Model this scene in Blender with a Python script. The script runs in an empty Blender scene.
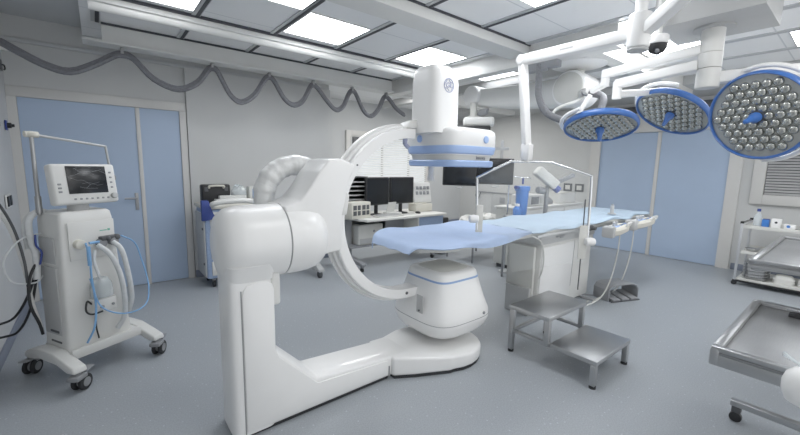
import bpy, bmesh, math, random
from mathutils import Vector, Matrix, Quaternion
random.seed(7)
SC = bpy.context.scene
COL = SC.collection
PI = math.pi

# ------------------------------------------------------------------ materials
def s2l(c):
    return tuple((v/12.92 if v <= .04045 else ((v+.055)/1.055)**2.4) for v in c)

def hexc(h):
    h = h.lstrip('#')
    return s2l(tuple(int(h[i:i+2], 16)/255 for i in (0, 2, 4)))

def mat(name, col, rough=.5, metal=0, noise=.04, scale=8, coat=0, emit=None, estr=0, bump=0, bscale=60, spec=.5):
    m = bpy.data.materials.new(name); m.use_nodes = True
    nt = m.node_tree; b = nt.nodes['Principled BSDF']
    c = hexc(col)
    tc = nt.nodes.new('ShaderNodeTexCoord')
    nz = nt.nodes.new('ShaderNodeTexNoise'); nz.inputs['Scale'].default_value = scale; nz.inputs['Detail'].default_value = 4
    nt.links.new(tc.outputs['Object'], nz.inputs['Vector'])
    rp = nt.nodes.new('ShaderNodeValToRGB')
    rp.color_ramp.elements[0].position = .3; rp.color_ramp.elements[1].position = .7
    rp.color_ramp.elements[0].color = (*[max(0, v*(1-noise)) for v in c], 1)
    rp.color_ramp.elements[1].color = (*[min(1, v*(1+noise)) for v in c], 1)
    nt.links.new(nz.outputs['Fac'], rp.inputs['Fac'])
    nt.links.new(rp.outputs['Color'], b.inputs['Base Color'])
    b.inputs['Roughness'].default_value = rough
    b.inputs['Metallic'].default_value = metal
    b.inputs['Specular IOR Level'].default_value = spec
    if coat: b.inputs['Coat Weight'].default_value = coat
    if emit:
        b.inputs['Emission Color'].default_value = (*hexc(emit), 1); b.inputs['Emission Strength'].default_value = estr
    if bump:
        n2 = nt.nodes.new('ShaderNodeTexNoise'); n2.inputs['Scale'].default_value = bscale
        nt.links.new(tc.outputs['Object'], n2.inputs['Vector'])
        bp = nt.nodes.new('ShaderNodeBump'); bp.inputs['Strength'].default_value = bump; bp.inputs['Distance'].default_value = .01
        nt.links.new(n2.outputs['Fac'], bp.inputs['Height']); nt.links.new(bp.outputs['Normal'], b.inputs['Normal'])
    return m

def glass(name, tint, alpha, rough=.05):
    m = bpy.data.materials.new(name); m.use_nodes = True
    nt = m.node_tree; b = nt.nodes['Principled BSDF']
    b.inputs['Base Color'].default_value = (*hexc(tint), 1)
    b.inputs['Roughness'].default_value = rough
    b.inputs['Alpha'].default_value = alpha
    tc = nt.nodes.new('ShaderNodeTexCoord'); nz = nt.nodes.new('ShaderNodeTexNoise'); nz.inputs['Scale'].default_value = 5
    nt.links.new(tc.outputs['Object'], nz.inputs['Vector'])
    mr = nt.nodes.new('ShaderNodeMapRange'); mr.inputs['To Min'].default_value = alpha*.7; mr.inputs['To Max'].default_value = min(1, alpha*1.3)
    nt.links.new(nz.outputs['Fac'], mr.inputs['Value']); nt.links.new(mr.outputs['Result'], b.inputs['Alpha'])
    return m

def steel(name, col='#b9babb', rough=.32):
    m = mat(name, col, rough, 1, .08, 3)
    nt = m.node_tree
    tc = nt.nodes.new('ShaderNodeTexCoord'); mp = nt.nodes.new('ShaderNodeMapping'); mp.inputs['Scale'].default_value = (3, 120, 3)
    nz = nt.nodes.new('ShaderNodeTexNoise'); nz.inputs['Scale'].default_value = 6
    nt.links.new(tc.outputs['Object'], mp.inputs['Vector']); nt.links.new(mp.outputs['Vector'], nz.inputs['Vector'])
    mr = nt.nodes.new('ShaderNodeMapRange'); mr.inputs['To Min'].default_value = rough*.75; mr.inputs['To Max'].default_value = rough*1.35
    nt.links.new(nz.outputs['Fac'], mr.inputs['Value']); nt.links.new(mr.outputs['Result'], nt.nodes['Principled BSDF'].inputs['Roughness'])
    return m

M = {}
M['wall'] = mat('wall_paint', '#c4c5c4', .75, 0, .02, 2)
M['wall2'] = mat('wall_paint_cool', '#bfc1c2', .75, 0, .02, 2)
M['frame'] = mat('door_frame_paint', '#c9c8c5', .5, 0, .02, 3)
M['door'] = mat('blue_laminate', '#a3b5cd', .5, 0, .035, 1.5)
M['white'] = mat('white_enamel', '#ebebea', .35, 0, .015, 4, coat=.25)
M['white2'] = mat('white_plastic', '#dadad7', .45, 0, .02, 5)
M['offwhite'] = mat('offwhite_plastic', '#cfcfca', .5, 0, .03, 6)
M['cream'] = mat('cream_plastic', '#d2cfc4', .55, 0, .03, 6)
M['lgrey'] = mat('light_grey_paint', '#b3b4b4', .5, 0, .03, 5)
M['grey'] = mat('grey_plastic', '#8b8d90', .5, 0, .04, 8)
M['dgrey'] = mat('dark_grey_plastic', '#4d4f52', .5, 0, .06, 8)
M['black'] = mat('black_plastic', '#1b1c1e', .45, 0, .1, 8)
M['screen'] = mat('dark_screen', '#15181c', .22, 0, .1, 3)
M['seam'] = mat('seam_line', '#8f9193', .6, 0, .03, 8)
M['blue'] = mat('pale_blue_band', '#9cb6e2', .35, 0, .03, 5, coat=.2)
M['stripe'] = mat('blue_stripe', '#88a5cf', .4, 0, .03, 5)
M['dblue'] = mat('blue_rim_plastic', '#3566b0', .35, 0, .04, 5, coat=.3)
M['bottle'] = mat('bright_blue_plastic', '#3a78c6', .35, 0, .05, 6, coat=.2)
M['navy'] = mat('navy_plastic', '#2b3f86', .5, 0, .08, 6)
M['steel'] = steel('brushed_steel')
M['steel2'] = steel('satin_steel', '#a3a4a5', .4)
M['chrome'] = steel('chrome', '#e2e4e6', .14)
M['alu'] = mat('anodised_aluminium', '#c3c5c8', .35, .6, .03, 5)
M['rubber'] = mat('black_rubber', '#26272a', .7, 0, .08, 12)
M['drape'] = mat('blue_drape_cloth', '#a3b6d4', .85, 0, .03, 6, bump=.25, bscale=25)
M['drape2'] = mat('pale_blue_drape_cloth', '#a9bccd', .85, 0, .03, 6, bump=.25, bscale=25)
M['cable'] = mat('grey_corrugated_cable', '#77787c', .6, 0, .15, 40, bump=.4, bscale=80)
M['cable2'] = mat('dark_grey_cable', '#66676c', .6, 0, .15, 40, bump=.4, bscale=80)
M['hose'] = mat('white_hose', '#cfd2d3', .5, 0, .06, 30)
M['bhose'] = mat('blue_tube', '#79a9d8', .4, 0, .05, 12)
M['clear'] = glass('clear_tube', '#e3ecef', .45, .15)
M['acrylic'] = glass('clear_acrylic_sheet', '#e8eef0', .055, .04)
M['wrap'] = mat('crinkled_plastic_wrap', '#dcdddc', .28, 0, .10, 14, bump=.7, bscale=16, coat=.4)
M['skirt'] = mat('vinyl_skirting', '#7a8190', .5, 0, .04, 5)
M['slat'] = mat('blind_slat', '#e6e8e8', .5, 0, .03, 5)
M['slatg'] = mat('grey_blind_slat', '#b0b0b0', .5, 0, .05, 5)
M['panebk'] = mat('glowing_window_pane', '#d9dcde', .3, 0, .03, 2, emit='#eef3f6', estr=.35)  # pane emission stands in for light coming through from behind
M['panedk'] = mat('dim_window_pane', '#6e7073', .2, 0, .05, 2)
M['paper'] = mat('paper_white', '#d8d8d4', .8, 0, .05, 10)
M['lamp'] = mat('lamp_diffuser', '#ffffff', .5, 0, 0, 5, emit='#f8fbff', estr=14)
M['lamp2'] = mat('lamp_diffuser_soft', '#ffffff', .5, 0, 0, 5, emit='#f8fbff', estr=6)
M['led'] = mat('led_lens_glass', '#a8aaa6', .07, .75, .12, 30)
M['reflector'] = mat('reflector_grey', '#a5a6a1', .35, .5, .1, 25)
M['blupanel'] = mat('blue_grey_cabinet', '#8fa3c2', .5, 0, .08, 60)
M['logo'] = mat('emblem_blue_grey', '#a3a9c4', .4, 0, .03, 8)
M['green'] = mat('green_print', '#6fb5a0', .5, 0, .03, 8)
M['lilac'] = mat('lilac_plastic', '#5c6aa8', .5, 0, .05, 8)
M['slot'] = mat('dark_slot', '#3c3e44', .6, 0, .05, 8)

def floor_mat():
    m = bpy.data.materials.new('speckled_vinyl_floor'); m.use_nodes = True
    nt = m.node_tree; b = nt.nodes['Principled BSDF']; L = nt.links
    tc = nt.nodes.new('ShaderNodeTexCoord')
    n1 = nt.nodes.new('ShaderNodeTexNoise'); n1.inputs['Scale'].default_value = 120; n1.inputs['Detail'].default_value = 6
    n2 = nt.nodes.new('ShaderNodeTexVoronoi'); n2.inputs['Scale'].default_value = 22
    n3 = nt.nodes.new('ShaderNodeTexNoise'); n3.inputs['Scale'].default_value = .8
    for n in (n1, n2, n3): L.new(tc.outputs['Object'], n.inputs['Vector'])
    r1 = nt.nodes.new('ShaderNodeValToRGB')
    r1.color_ramp.elements[0].position = .35; r1.color_ramp.elements[0].color = (*hexc('#949a9f'), 1)
    r1.color_ramp.elements[1].position = .65; r1.color_ramp.elements[1].color = (*hexc('#a3a8ae'), 1)
    L.new(n1.outputs['Fac'], r1.inputs['Fac'])
    r2 = nt.nodes.new('ShaderNodeValToRGB')
    r2.color_ramp.elements[0].position = .07; r2.color_ramp.elements[0].color = (1, 1, 1, 1)
    r2.color_ramp.elements[1].position = .13; r2.color_ramp.elements[1].color = (0, 0, 0, 1)
    L.new(n2.outputs['Distance'], r2.inputs['Fac'])
    mx = nt.nodes.new('ShaderNodeMix'); mx.data_type = 'RGBA'
    mx.inputs['B'].default_value = (*hexc('#c6cbd2'), 1)
    mlt = nt.nodes.new('ShaderNodeMath'); mlt.operation = 'MULTIPLY'; mlt.inputs[1].default_value = .7
    L.new(r2.outputs['Color'], mlt.inputs[0]); L.new(mlt.outputs[0], mx.inputs['Factor'])
    L.new(r1.outputs['Color'], mx.inputs['A'])
    L.new(mx.outputs['Result'], b.inputs['Base Color'])
    mr = nt.nodes.new('ShaderNodeMapRange'); mr.inputs['To Min'].default_value = .34; mr.inputs['To Max'].default_value = .5
    L.new(n3.outputs['Fac'], mr.inputs['Value']); L.new(mr.outputs['Result'], b.inputs['Roughness'])
    return m

def ceiling_mat():
    # light grey panels with thin joints across the room
    m = bpy.data.materials.new('ceiling_panels'); m.use_nodes = True
    nt = m.node_tree; b = nt.nodes['Principled BSDF']; L = nt.links
    g = nt.nodes.new('ShaderNodeNewGeometry'); sp = nt.nodes.new('ShaderNodeSeparateXYZ')
    L.new(g.outputs['Position'], sp.inputs[0])
    def line(out, off, per, w):
        a = nt.nodes.new('ShaderNodeMath'); a.operation = 'SUBTRACT'; a.inputs[1].default_value = off; L.new(out, a.inputs[0])
        d = nt.nodes.new('ShaderNodeMath'); d.operation = 'DIVIDE'; d.inputs[1].default_value = per; L.new(a.outputs[0], d.inputs[0])
        f = nt.nodes.new('ShaderNodeMath'); f.operation = 'FRACT'; L.new(d.outputs[0], f.inputs[0])
        l = nt.nodes.new('ShaderNodeMath'); l.operation = 'LESS_THAN'; l.inputs[1].default_value = w; L.new(f.outputs[0], l.inputs[0])
        return l
    l1 = line(sp.outputs['Y'], 3.17, .62, .02)
    nz = nt.nodes.new('ShaderNodeTexNoise'); nz.inputs['Scale'].default_value = 1.5
    r = nt.nodes.new('ShaderNodeValToRGB')
    r.color_ramp.elements[0].color = (*hexc('#eceded'), 1); r.color_ramp.elements[1].color = (*hexc('#f2f2f2'), 1)
    L.new(g.outputs['Position'], nz.inputs['Vector']); L.new(nz.outputs['Fac'], r.inputs['Fac'])
    mx = nt.nodes.new('ShaderNodeMix'); mx.data_type = 'RGBA'; mx.inputs['B'].default_value = (*hexc('#d2d4d6'), 1)
    L.new(l1.outputs[0], mx.inputs['Factor']); L.new(r.outputs['Color'], mx.inputs['A'])
    L.new(mx.outputs['Result'], b.inputs['Base Color']); b.inputs['Roughness'].default_value = .6
    return m
M['floor'] = floor_mat(); M['ceil'] = ceiling_mat()

# ------------------------------------------------------------------ mesh builder
class B:
    def __init__(s): s.bm = bmesh.new()
    def _merge(s, bm2):
        me = bpy.data.meshes.new('tmp'); bm2.to_mesh(me); bm2.free(); s.bm.from_mesh(me); bpy.data.meshes.remove(me)
    def box(s, x0, x1, y0, y1, z0, z1, bev=0, seg=2, mtx=None):
        b = bmesh.new(); bmesh.ops.create_cube(b, size=1)
        for v in b.verts:
            v.co = Vector(((x0+x1)/2+v.co.x*(x1-x0), (y0+y1)/2+v.co.y*(y1-y0), (z0+z1)/2+v.co.z*(z1-z0)))
        if bev: bmesh.ops.bevel(b, geom=b.edges[:], offset=bev, segments=seg, profile=.5, affect='EDGES', clamp_overlap=True)
        if mtx is not None: b.transform(mtx)
        s._merge(b); return s
    def obox(s, c, size, rot=(0, 0, 0), bev=0, seg=2):
        from mathutils import Euler
        m = Matrix.Translation(c) @ Euler(rot).to_matrix().to_4x4()
        hx, hy, hz = [v/2 for v in size]
        return s.box(-hx, hx, -hy, hy, -hz, hz, bev, seg, m)
    def cyl(s, p, q, r, r2=None, n=20, bev=0):
        p, q = Vector(p), Vector(q); d = q-p
        b = bmesh.new()
        bmesh.ops.create_cone(b, cap_ends=True, cap_tris=False, segments=n, radius1=r, radius2=r if r2 is None else r2, depth=d.length)
        if bev:
            es = [e for e in b.edges if len(e.link_faces) == 2 and any(len(f.verts) > 4 for f in e.link_faces)]
            bmesh.ops.bevel(b, geom=es, offset=bev, segments=3, profile=.5, affect='EDGES')
        b.transform(Matrix.Translation((p+q)/2) @ d.to_track_quat('Z', 'Y').to_matrix().to_4x4())
        s._merge(b); return s
    def sphere(s, c, r, sc=(1, 1, 1), u=16, v=10, mtx=None):
        b = bmesh.new(); bmesh.ops.create_uvsphere(b, u_segments=u, v_segments=v, radius=r)
        b.transform(Matrix.Diagonal((*sc, 1)))
        if mtx is not None: b.transform(mtx)
        b.transform(Matrix.Translation(c)); s._merge(b); return s
    def lathe(s, prof, c=(0, 0, 0), axis=(0, 0, 1), n=32):
        # prof: list of (r, h) along the axis
        q = Vector(axis).to_track_quat('Z', 'Y'); c = Vector(c); rings = []
        for r, h in prof:
            if r < 1e-6: rings.append([s.bm.verts.new(c+q @ Vector((0, 0, h)))])
            else: rings.append([s.bm.verts.new(c+q @ Vector((r*math.cos(2*PI*i/n), r*math.sin(2*PI*i/n), h))) for i in range(n)])
        s._skin(rings, n); return s
    def _skin(s, rings, n, closed=True):
        for a, b in zip(rings, rings[1:]):
            for i in range(n if closed else n-1):
                j = (i+1) % n
                try:
                    if len(a) == 1 and len(b) == 1: continue
                    if len(a) == 1: s.bm.faces.new((a[0], b[j], b[i]))
                    elif len(b) == 1: s.bm.faces.new((a[i], a[j], b[0]))
                    else: s.bm.faces.new((a[i], a[j], b[j], b[i]))
                except ValueError: pass
    def loft(s, secs, n=40, p=4.0, cap=True):
        # secs: (cx, cy, z, hx, hy[, power]) superellipse sections stacked in z
        rings = []
        for sec in secs:
            cx, cy, z, hx, hy = sec[:5]; pw = sec[5] if len(sec) > 5 else p
            ring = []
            for i in range(n):
                t = 2*PI*i/n; c, d = math.cos(t), math.sin(t)
                ring.append(s.bm.verts.new((cx+hx*math.copysign(abs(c)**(2/pw), c), cy+hy*math.copysign(abs(d)**(2/pw), d), z)))
            rings.append(ring)
        s._skin(rings, n)
        if cap:
            s.bm.faces.new(rings[0][::-1]); s.bm.faces.new(rings[-1])
        return s
    def tube(s, pts, r, n=10, sub=6, rad=None, closed=False):
        P = [Vector(p) for p in pts]
        if sub > 1 and len(P) > 2:
            out = []; rr = []
            for i in range(len(P)-1):
                p0 = P[i-1] if i > 0 else P[i]*2-P[i+1]
                p3 = P[i+2] if i+2 < len(P) else P[i+1]*2-P[i]
                for k in range(sub):
                    t = k/sub
                    out.append(.5*((2*P[i])+(P[i+1]-p0)*t+(2*p0-5*P[i]+4*P[i+1]-p3)*t*t+(3*P[i]-p0-3*P[i+1]+p3)*t**3))
            out.append(P[-1]); P = out
        rings = []; up = None
        for i, p in enumerate(P):
            d = (P[min(i+1, len(P)-1)]-P[max(i-1, 0)])
            if d.length < 1e-9: d = Vector((0, 0, 1))
            d.normalize()
            if up is None:
                up = d.orthogonal().normalized()
            else:
                up = (up-d*up.dot(d)); up = up.normalized() if up.length > 1e-6 else d.orthogonal().normalized()
            w = d.cross(up); ri = rad(i/(len(P)-1)) if rad else r
            rings.append([s.bm.verts.new(p+(up*math.cos(2*PI*k/n)+w*math.sin(2*PI*k/n))*ri) for k in range(n)])
        s._skin(rings, n)
        try:
            s.bm.faces.new(rings[0][::-1]); s.bm.faces.new(rings[-1])
        except ValueError: pass
        return s
    def prism(s, poly, a, b, axis='y', bev=0, seg=2):
        # poly in the two other axes ((x,z) for y, (x,y) for z, (y,z) for x)
        bm = bmesh.new()
        def pt(u, v, w):
            return {'y': (u, w, v), 'z': (u, v, w), 'x': (w, u, v)}[axis]
        A = [bm.verts.new(pt(u, v, a)) for u, v in poly]; Bv = [bm.verts.new(pt(u, v, b)) for u, v in poly]
        n = len(poly)
        bm.faces.new(A); bm.faces.new(Bv[::-1])
        for i in range(n): bm.faces.new((A[i], Bv[i], Bv[(i+1) % n], A[(i+1) % n]))
        bmesh.ops.recalc_face_normals(bm, faces=bm.faces[:])
        if bev: bmesh.ops.bevel(bm, geom=bm.edges[:], offset=bev, segments=seg, profile=.5, affect='EDGES', clamp_overlap=True)
        s._merge(bm); return s
    def sweep(s, sect, path, closed=False, cap=True):
        # path: list of functions (a,b)->point
        rings = [[s.bm.verts.new(f(a, b)) for a, b in sect] for f in path]
        s._skin(rings, len(sect))
        if cap:
            s.bm.faces.new(rings[0][::-1]); s.bm.faces.new(rings[-1])
        return s
    def grid(s, nu, nv, f, thick=0):
        V = [[s.bm.verts.new(f(i/nu, j/nv)) for j in range(nv+1)] for i in range(nu+1)]
        fs = [s.bm.faces.new((V[i][j], V[i+1][j], V[i+1][j+1], V[i][j+1])) for i in range(nu) for j in range(nv)]
        if thick:
            bmesh.ops.recalc_face_normals(s.bm, faces=fs)
            bmesh.ops.solidify(s.bm, geom=fs, thickness=thick)
        return s
    def text(s, body, size, mtx, ext=.001):
        cu = bpy.data.curves.new('t', 'FONT'); cu.body = body; cu.size = size; cu.extrude = ext; cu.align_x = 'CENTER'; cu.align_y = 'CENTER'
        o = bpy.data.objects.new('t', cu); COL.objects.link(o)
        bpy.context.view_layer.update()
        me = bpy.data.meshes.new_from_object(o.evaluated_get(bpy.context.evaluated_depsgraph_get()))
        me.transform(mtx); s.bm.from_mesh(me)
        bpy.data.objects.remove(o); bpy.data.curves.remove(cu); bpy.data.meshes.remove(me)
        return s

def rootof(o):
    while o.parent: o = o.parent
    return o

ROOTM = {}
def thing(name, label, cat, loc=(0, 0, 0), rotz=0, group=None):
    o = bpy.data.objects.new(name, None); COL.objects.link(o)
    o.empty_display_size = .1
    o.location = loc; o.rotation_euler = (0, 0, rotz)
    o['label'] = label; o['category'] = cat
    if group: o['group'] = group
    ROOTM[o.name] = Matrix.Translation(loc) @ Matrix.Rotation(rotz, 4, 'Z')
    return o

def obj(name, b, m, parent=None, world=False, flat=False, angle=38, label=None):
    """world=True: the geometry is given in room coordinates and moved into the thing's frame"""
    me = bpy.data.meshes.new(name)
    bmesh.ops.recalc_face_normals(b.bm, faces=b.bm.faces[:])
    b.bm.to_mesh(me); b.bm.free()
    o = bpy.data.objects.new(name, me); COL.objects.link(o)
    me.materials.append(M[m] if isinstance(m, str) else m)
    if not flat:
        for p in me.polygons: p.use_smooth = True
        me.set_sharp_from_angle(angle=math.radians(angle))
    if parent:
        o.parent = parent
        if world: me.transform(ROOTM[rootof(parent).name].inverted())
    else:
        xs = [v.co for v in me.vertices]
        c = Vector(((min(v.x for v in xs)+max(v.x for v in xs))/2, (min(v.y for v in xs)+max(v.y for v in xs))/2, min(v.z for v in xs)))
        me.transform(Matrix.Translation(-c)); o.location = c
        ROOTM[o.name] = Matrix.Translation(c)
    if label: o['label'] = label
    return o

def tag(o, label, cat, group=None):
    o['label'] = label; o['category'] = cat
    if group: o['group'] = group
    return o

def struct(name, b, m, parent=None, **k):
    o = obj(name, b, m, parent, world=bool(parent), **k)
    if not parent: o['kind'] = 'structure'
    return o

def dup(root, loc=None, label=None, group=None):
    r = root.copy(); COL.objects.link(r)
    ROOTM[r.name] = ROOTM[root.name].copy()
    if loc is not None:
        r.location = loc; ROOTM[r.name] = Matrix.Translation(loc) @ Matrix.Rotation(root.rotation_euler.z, 4, 'Z')
    if label: r['label'] = label
    if group: r['group'] = group
    for ch in list(root.children):
        c = ch.copy(); COL.objects.link(c); c.parent = r
        for g in list(ch.children):
            d = g.copy(); COL.objects.link(d); d.parent = c
    return r

def ring_xz(cx, cz, r, a0, a1, n):
    return [(cx+r*math.cos(a0+(a1-a0)*i/n), cz+r*math.sin(a0+(a1-a0)*i/n)) for i in range(n+1)]
# ------------------------------------------------------------------ camera
def make_camera():
    yaw, pitch, roll = math.radians(38.882), math.radians(7.938), math.radians(1.1374)
    f = Vector((math.sin(yaw)*math.cos(pitch), math.cos(yaw)*math.cos(pitch), -math.sin(pitch)))
    r = Vector((math.cos(yaw), -math.sin(yaw), 0)); u = r.cross(f)
    r2 = r*math.cos(roll)+u*math.sin(roll); u2 = -r*math.sin(roll)+u*math.cos(roll)
    cd = bpy.data.cameras.new('camera'); cd.sensor_width = 36; cd.lens = 36*373.432/800; cd.clip_start = .02
    o = bpy.data.objects.new('camera', cd); COL.objects.link(o)
    m = Matrix((( r2.x, u2.x, -f.x, 0), (r2.y, u2.y, -f.y, 0), (r2.z, u2.z, -f.z, 1.5), (0, 0, 0, 1)))
    o.matrix_world = m
    SC.camera = o
make_camera()

# ------------------------------------------------------------------ shell
YB, XR, XL, YF, ZC = 5.375, 7.6, -.65, 6.84, 2.8
YN = -1.3
struct('floor', B().box(XL-.2, XR+.2, YN, YF+.2, -.1, 0), 'floor')
c = struct('ceiling', B().box(-.03, XR+.2, YN, YF+.2, ZC, ZC+.15), 'ceil')
struct('trim_1', B().box(XL-.2, -.03, YN, YB+.2, 2.87, 3.0), 'wall2')
struct('wall_left', B().box(XL-.2, XL, YN, YB+.2, 0, 2.95), 'wall2')
struct('wall_back', B().box(XL, 2.87, YB, YB+.15, 0, 2.95), 'wall')
struct('wall_alcove', B().box(2.72, 2.87, YB+.15, YF, 0, 2.9), 'wall')
struct('wall_far', B().box(2.87, XR, YF, YF+.2, 0, 2.9), 'wall2')
struct('wall_right', B().box(XR, XR+.2, YN, YF+.2, 0, 2.9), 'wall')
struct('trim_2', B().box(XL, 2.86, YB-.035, YB, 2.62, 2.66, .01), 'wall2')          # ledge above the door
struct('trim_3', B().box(.9, 2.865, YB-.05, YB-.001, 0, 2.62), 'wall')                # wall panel right of the door
def skirting(name, x0, x1, y0, y1):
    struct(name, B().box(x0, x1, y0, y1, 0, .1, .004), 'skirt')
skirting('baseboard_left', XL, XL+.012, YN, YB-.07)
skirting('baseboard_back', .9, 2.86, YB-.064, YB-.051)
skirting('baseboard_far', 2.88, XR-.02, YF-.012, YF)
skirting('baseboard_right', XR-.012, XR, YN, 1.18)
skirting('baseboard_right_rear', XR-.012, XR, 3.48, YF-.02)

# left double door
d = struct('door_1', B().box(-.65, -.58, YB-.04, YB, 0, 2.1).box(.82, .89, YB-.04, YB, 0, 2.1).box(-.65, .89, YB-.04, YB, 2.1, 2.2, .006), 'frame')
struct('door_leaf', B().box(-.578, .378, YB-.02, YB-.002, .008, 2.098), 'door', d)
struct('door_leaf', B().box(.42, .818, YB-.02, YB-.002, .008, 2.098), 'door', d)
struct('door_post', B().box(.379, .419, YB-.034, YB-.002, 0, 2.098, .004), 'frame', d)
h = struct('door_handle', B().box(.315, .35, YB-.03, YB-.02, .92, 1.12, .004).cyl((.333, YB-.03, 1.06), (.333, YB-.075, 1.06), .012)
           .tube([(.335, YB-.07, 1.06), (.30, YB-.075, 1.06), (.215, YB-.075, 1.06)], .011, sub=3), 'steel2', d)
# right double sliding door
d = struct('door_2', B().box(XR-.05, XR, 1.2, 1.36, 0, 2.16).box(XR-.05, XR, 3.28, 3.46, 0, 2.16).box(XR-.08, XR, 1.1, 3.52, 2.16, 2.42, .01), 'frame')
struct('door_leaf', B().box(XR-.02, XR-.002, 1.362, 2.29, .008, 2.158), 'door', d)
struct('door_leaf', B().box(XR-.02, XR-.002, 2.35, 3.278, .008, 2.158), 'door', d)
struct('door_post', B().box(XR-.035, XR-.002, 2.292, 2.348, 0, 2.158, .004), 'frame', d)

# far window with white blinds
def window(name, axis, w, a0, a1, z0, z1, fr, slat, pane, mull=(), pitch=.045, dark_top=None):
    b = B(); s = -1
    def bx(bb, p0, p1, q0, q1, d0, d1, bev=0):
        if axis == 'y': bb.box(p0, p1, w-d1, w-d0, q0, q1, bev)
        else: bb.box(w-d1, w-d0, p0, p1, q0, q1, bev)
    bx(b, a0, a0+fr, z0, z1, 0, .06, .004); bx(b, a1-fr, a1, z0, z1, 0, .06, .004)
    bx(b, a0+fr, a1-fr, z1-fr, z1, 0, .06, .004); bx(b, a0+fr, a1-fr, z0, z0+fr, 0, .07, .004)
    root = struct(name, b, 'frame')
    p = B(); bx(p, a0+fr, a1-fr, z0+fr, z1-fr, .002, .012); struct('window_pane', p, pane, root)
    for m_ in mull:
        p = B(); bx(p, m_-.025, m_+.025, z0+fr, z1-fr, .013, .04, .003); struct('mullion', p, 'frame', root)
    sl = B(); z = z0+fr+.02
    while z < z1-fr-.02:
        if axis == 'y':
            sl.box(a0+fr+.01, a1-fr-.01, -.018, .018, -.0015, .0015, mtx=Matrix.Translation((0, w-.062, z)) @ Matrix.Rotation(math.radians(68), 4, 'X'))
        else:
            sl.box(-.018, .018, a0+fr+.01, a1-fr-.01, -.0015, .0015, mtx=Matrix.Translation((w-.062, 0, z)) @ Matrix.Rotation(math.radians(-50), 4, 'Y'))
        z += pitch
    struct('blind', sl, slat, root)
    return root
w1 = window('window_1', 'y', YF, 4.02, 6.36, .9, 2.2, .12, 'slat', 'panebk', (4.95, 5.72), .05)
struct('blind_box', B().box(4.15, 4.55, YF-.1, YF-.065, 1.9, 2.07, .004), 'dgrey', w1)
w2 = window('window_2', 'x', XR, -.45, 1.07, 1.04, 2.2, .14, 'slatg', 'panedk', (), .04)

# ------------------------------------------------------------------ ceiling rails and beams
# slots between ceiling panels (run away from the camera)
for i, x in enumerate((.08, .78, 1.48, 2.2, 2.9, 3.62, 4.33, 5.03, 5.75, 6.45)):
    o = struct('trim_%d' % (10+i), B().box(x-.035, x+.035, YN, 4.74, ZC-.012, ZC), 'alu')
    if x < 3.5: struct('slot', B().box(x-.004, x+.026, YN, 4.74, ZC-.016, ZC-.0121), 'slot', o)
# wall-side beam with its lower flange
o = struct('trim_20', B().box(.12, 3.62, 4.75, 4.9, 2.625, ZC), 'white2')
struct('flange', B().box(-.03, 3.62, 4.7, 4.92, 2.605, 2.625, .003), 'white2', o)
struct('slot', B().box(.12, 3.62, 4.742, 4.75, ZC-.022, ZC-.002), 'slot', o)
# round-nosed rail
o = struct('trim_21', B().box(.03, 3.62, 3.96, 4.2, 2.735, ZC, .01).cyl((.03, 4.03, 2.725), (3.62, 4.03, 2.725), .045), 'white2')
struct('slot', B().box(.03, 3.62, 3.93, 3.96, ZC-.02, ZC-.001), 'slot', o)
# middle beam
o = struct('trim_22', B().box(-.4, 3.68, 2.42, 2.66, 2.695, ZC), 'white2')
struct('slot', B().box(-.4, 3.68, 2.41, 2.42, ZC-.02, ZC-.001), 'slot', o)
# cross rail running toward the surgical lights
o = struct('trim_23', B().box(3.68, 3.84, 1.55, 4.95, 2.6, 2.7, .004).box(3.7, 3.82, 1.55, 4.95, 2.7, ZC), 'white2')
struct('screw_row', B().cyl((3.679, 1.75, 2.66), (3.676, 1.75, 2.66), .01).cyl((3.679, 2.3, 2.66), (3.676, 2.3, 2.66), .01).cyl((3.679, 3.2, 2.66), (3.676, 3.2, 2.66), .01).cyl((3.679, 4.0, 2.66), (3.676, 4.0, 2.66), .01), 'grey', o)
struct('trim_24', B().box(3.84, 6.9, 1.76, 1.92, 2.62, ZC, .004), 'white2')
struct('trim_25', B().box(4.7, 4.84, 1.93, 6.6, 2.68, ZC, .004), 'lgrey')
struct('trim_26', B().box(3.86, 6.9, 4.78, 4.95, 2.6, ZC, .004), 'white2')
# dark vent strip high on the right wall
struct('trim_27', B().box(XR-.03, XR, -.4, 3.5, 2.5, 2.62, .004), 'dgrey')
struct('trim_28', B().box(6.4, XR, YN, 6.8, 2.68, ZC, .004), 'lgrey')
# big box that carries the surgical lights
struct('trim_29', B().box(3.17, 3.72, .5, 1.09, 2.5, ZC, .004), 'lgrey')

# square ceiling lights
def ceiling_light(x0, y0, label, x1=None, lm='lamp'):
    x1 = x1 or x0+.61; y1 = y0+.61
    t = thing('ceiling_light', label, 'ceiling light', ((x0+x1)/2, (y0+y1)/2, ZC-.012), 0, 'square ceiling light panels')
    obj('frame', B().box(x0-.012, x0, y0-.012, y1+.012, ZC-.012, ZC-.0005).box(x1, x1+.012, y0-.012, y1+.012, ZC-.012, ZC-.0005)
        .box(x0, x1, y0-.012, y0, ZC-.012, ZC-.0005).box(x0, x1, y1, y1+.012, ZC-.012, ZC-.0005), 'white2', t, True)
    obj('diffuser', B().box(x0, x1, y0, y1, ZC-.009, ZC-.0005), lm, t, True)
ceiling_light(1.53, 3.18, 'bright square ceiling light, whole panel in view between rail and beam left of the scanner')
ceiling_light(2.93, 3.18, 'bright square ceiling light directly above the white scanner column')
ceiling_light(.84, 2.56, 'ceiling light panel cut by the top edge, second from the left', lm='lamp2')
ceiling_light(.13, 3.22, 'ceiling light panel at the top edge, leftmost of all', lm='lamp2')
ceiling_light(2.24, 1.24, 'ceiling light panel at the top edge right of the middle beam')
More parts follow.
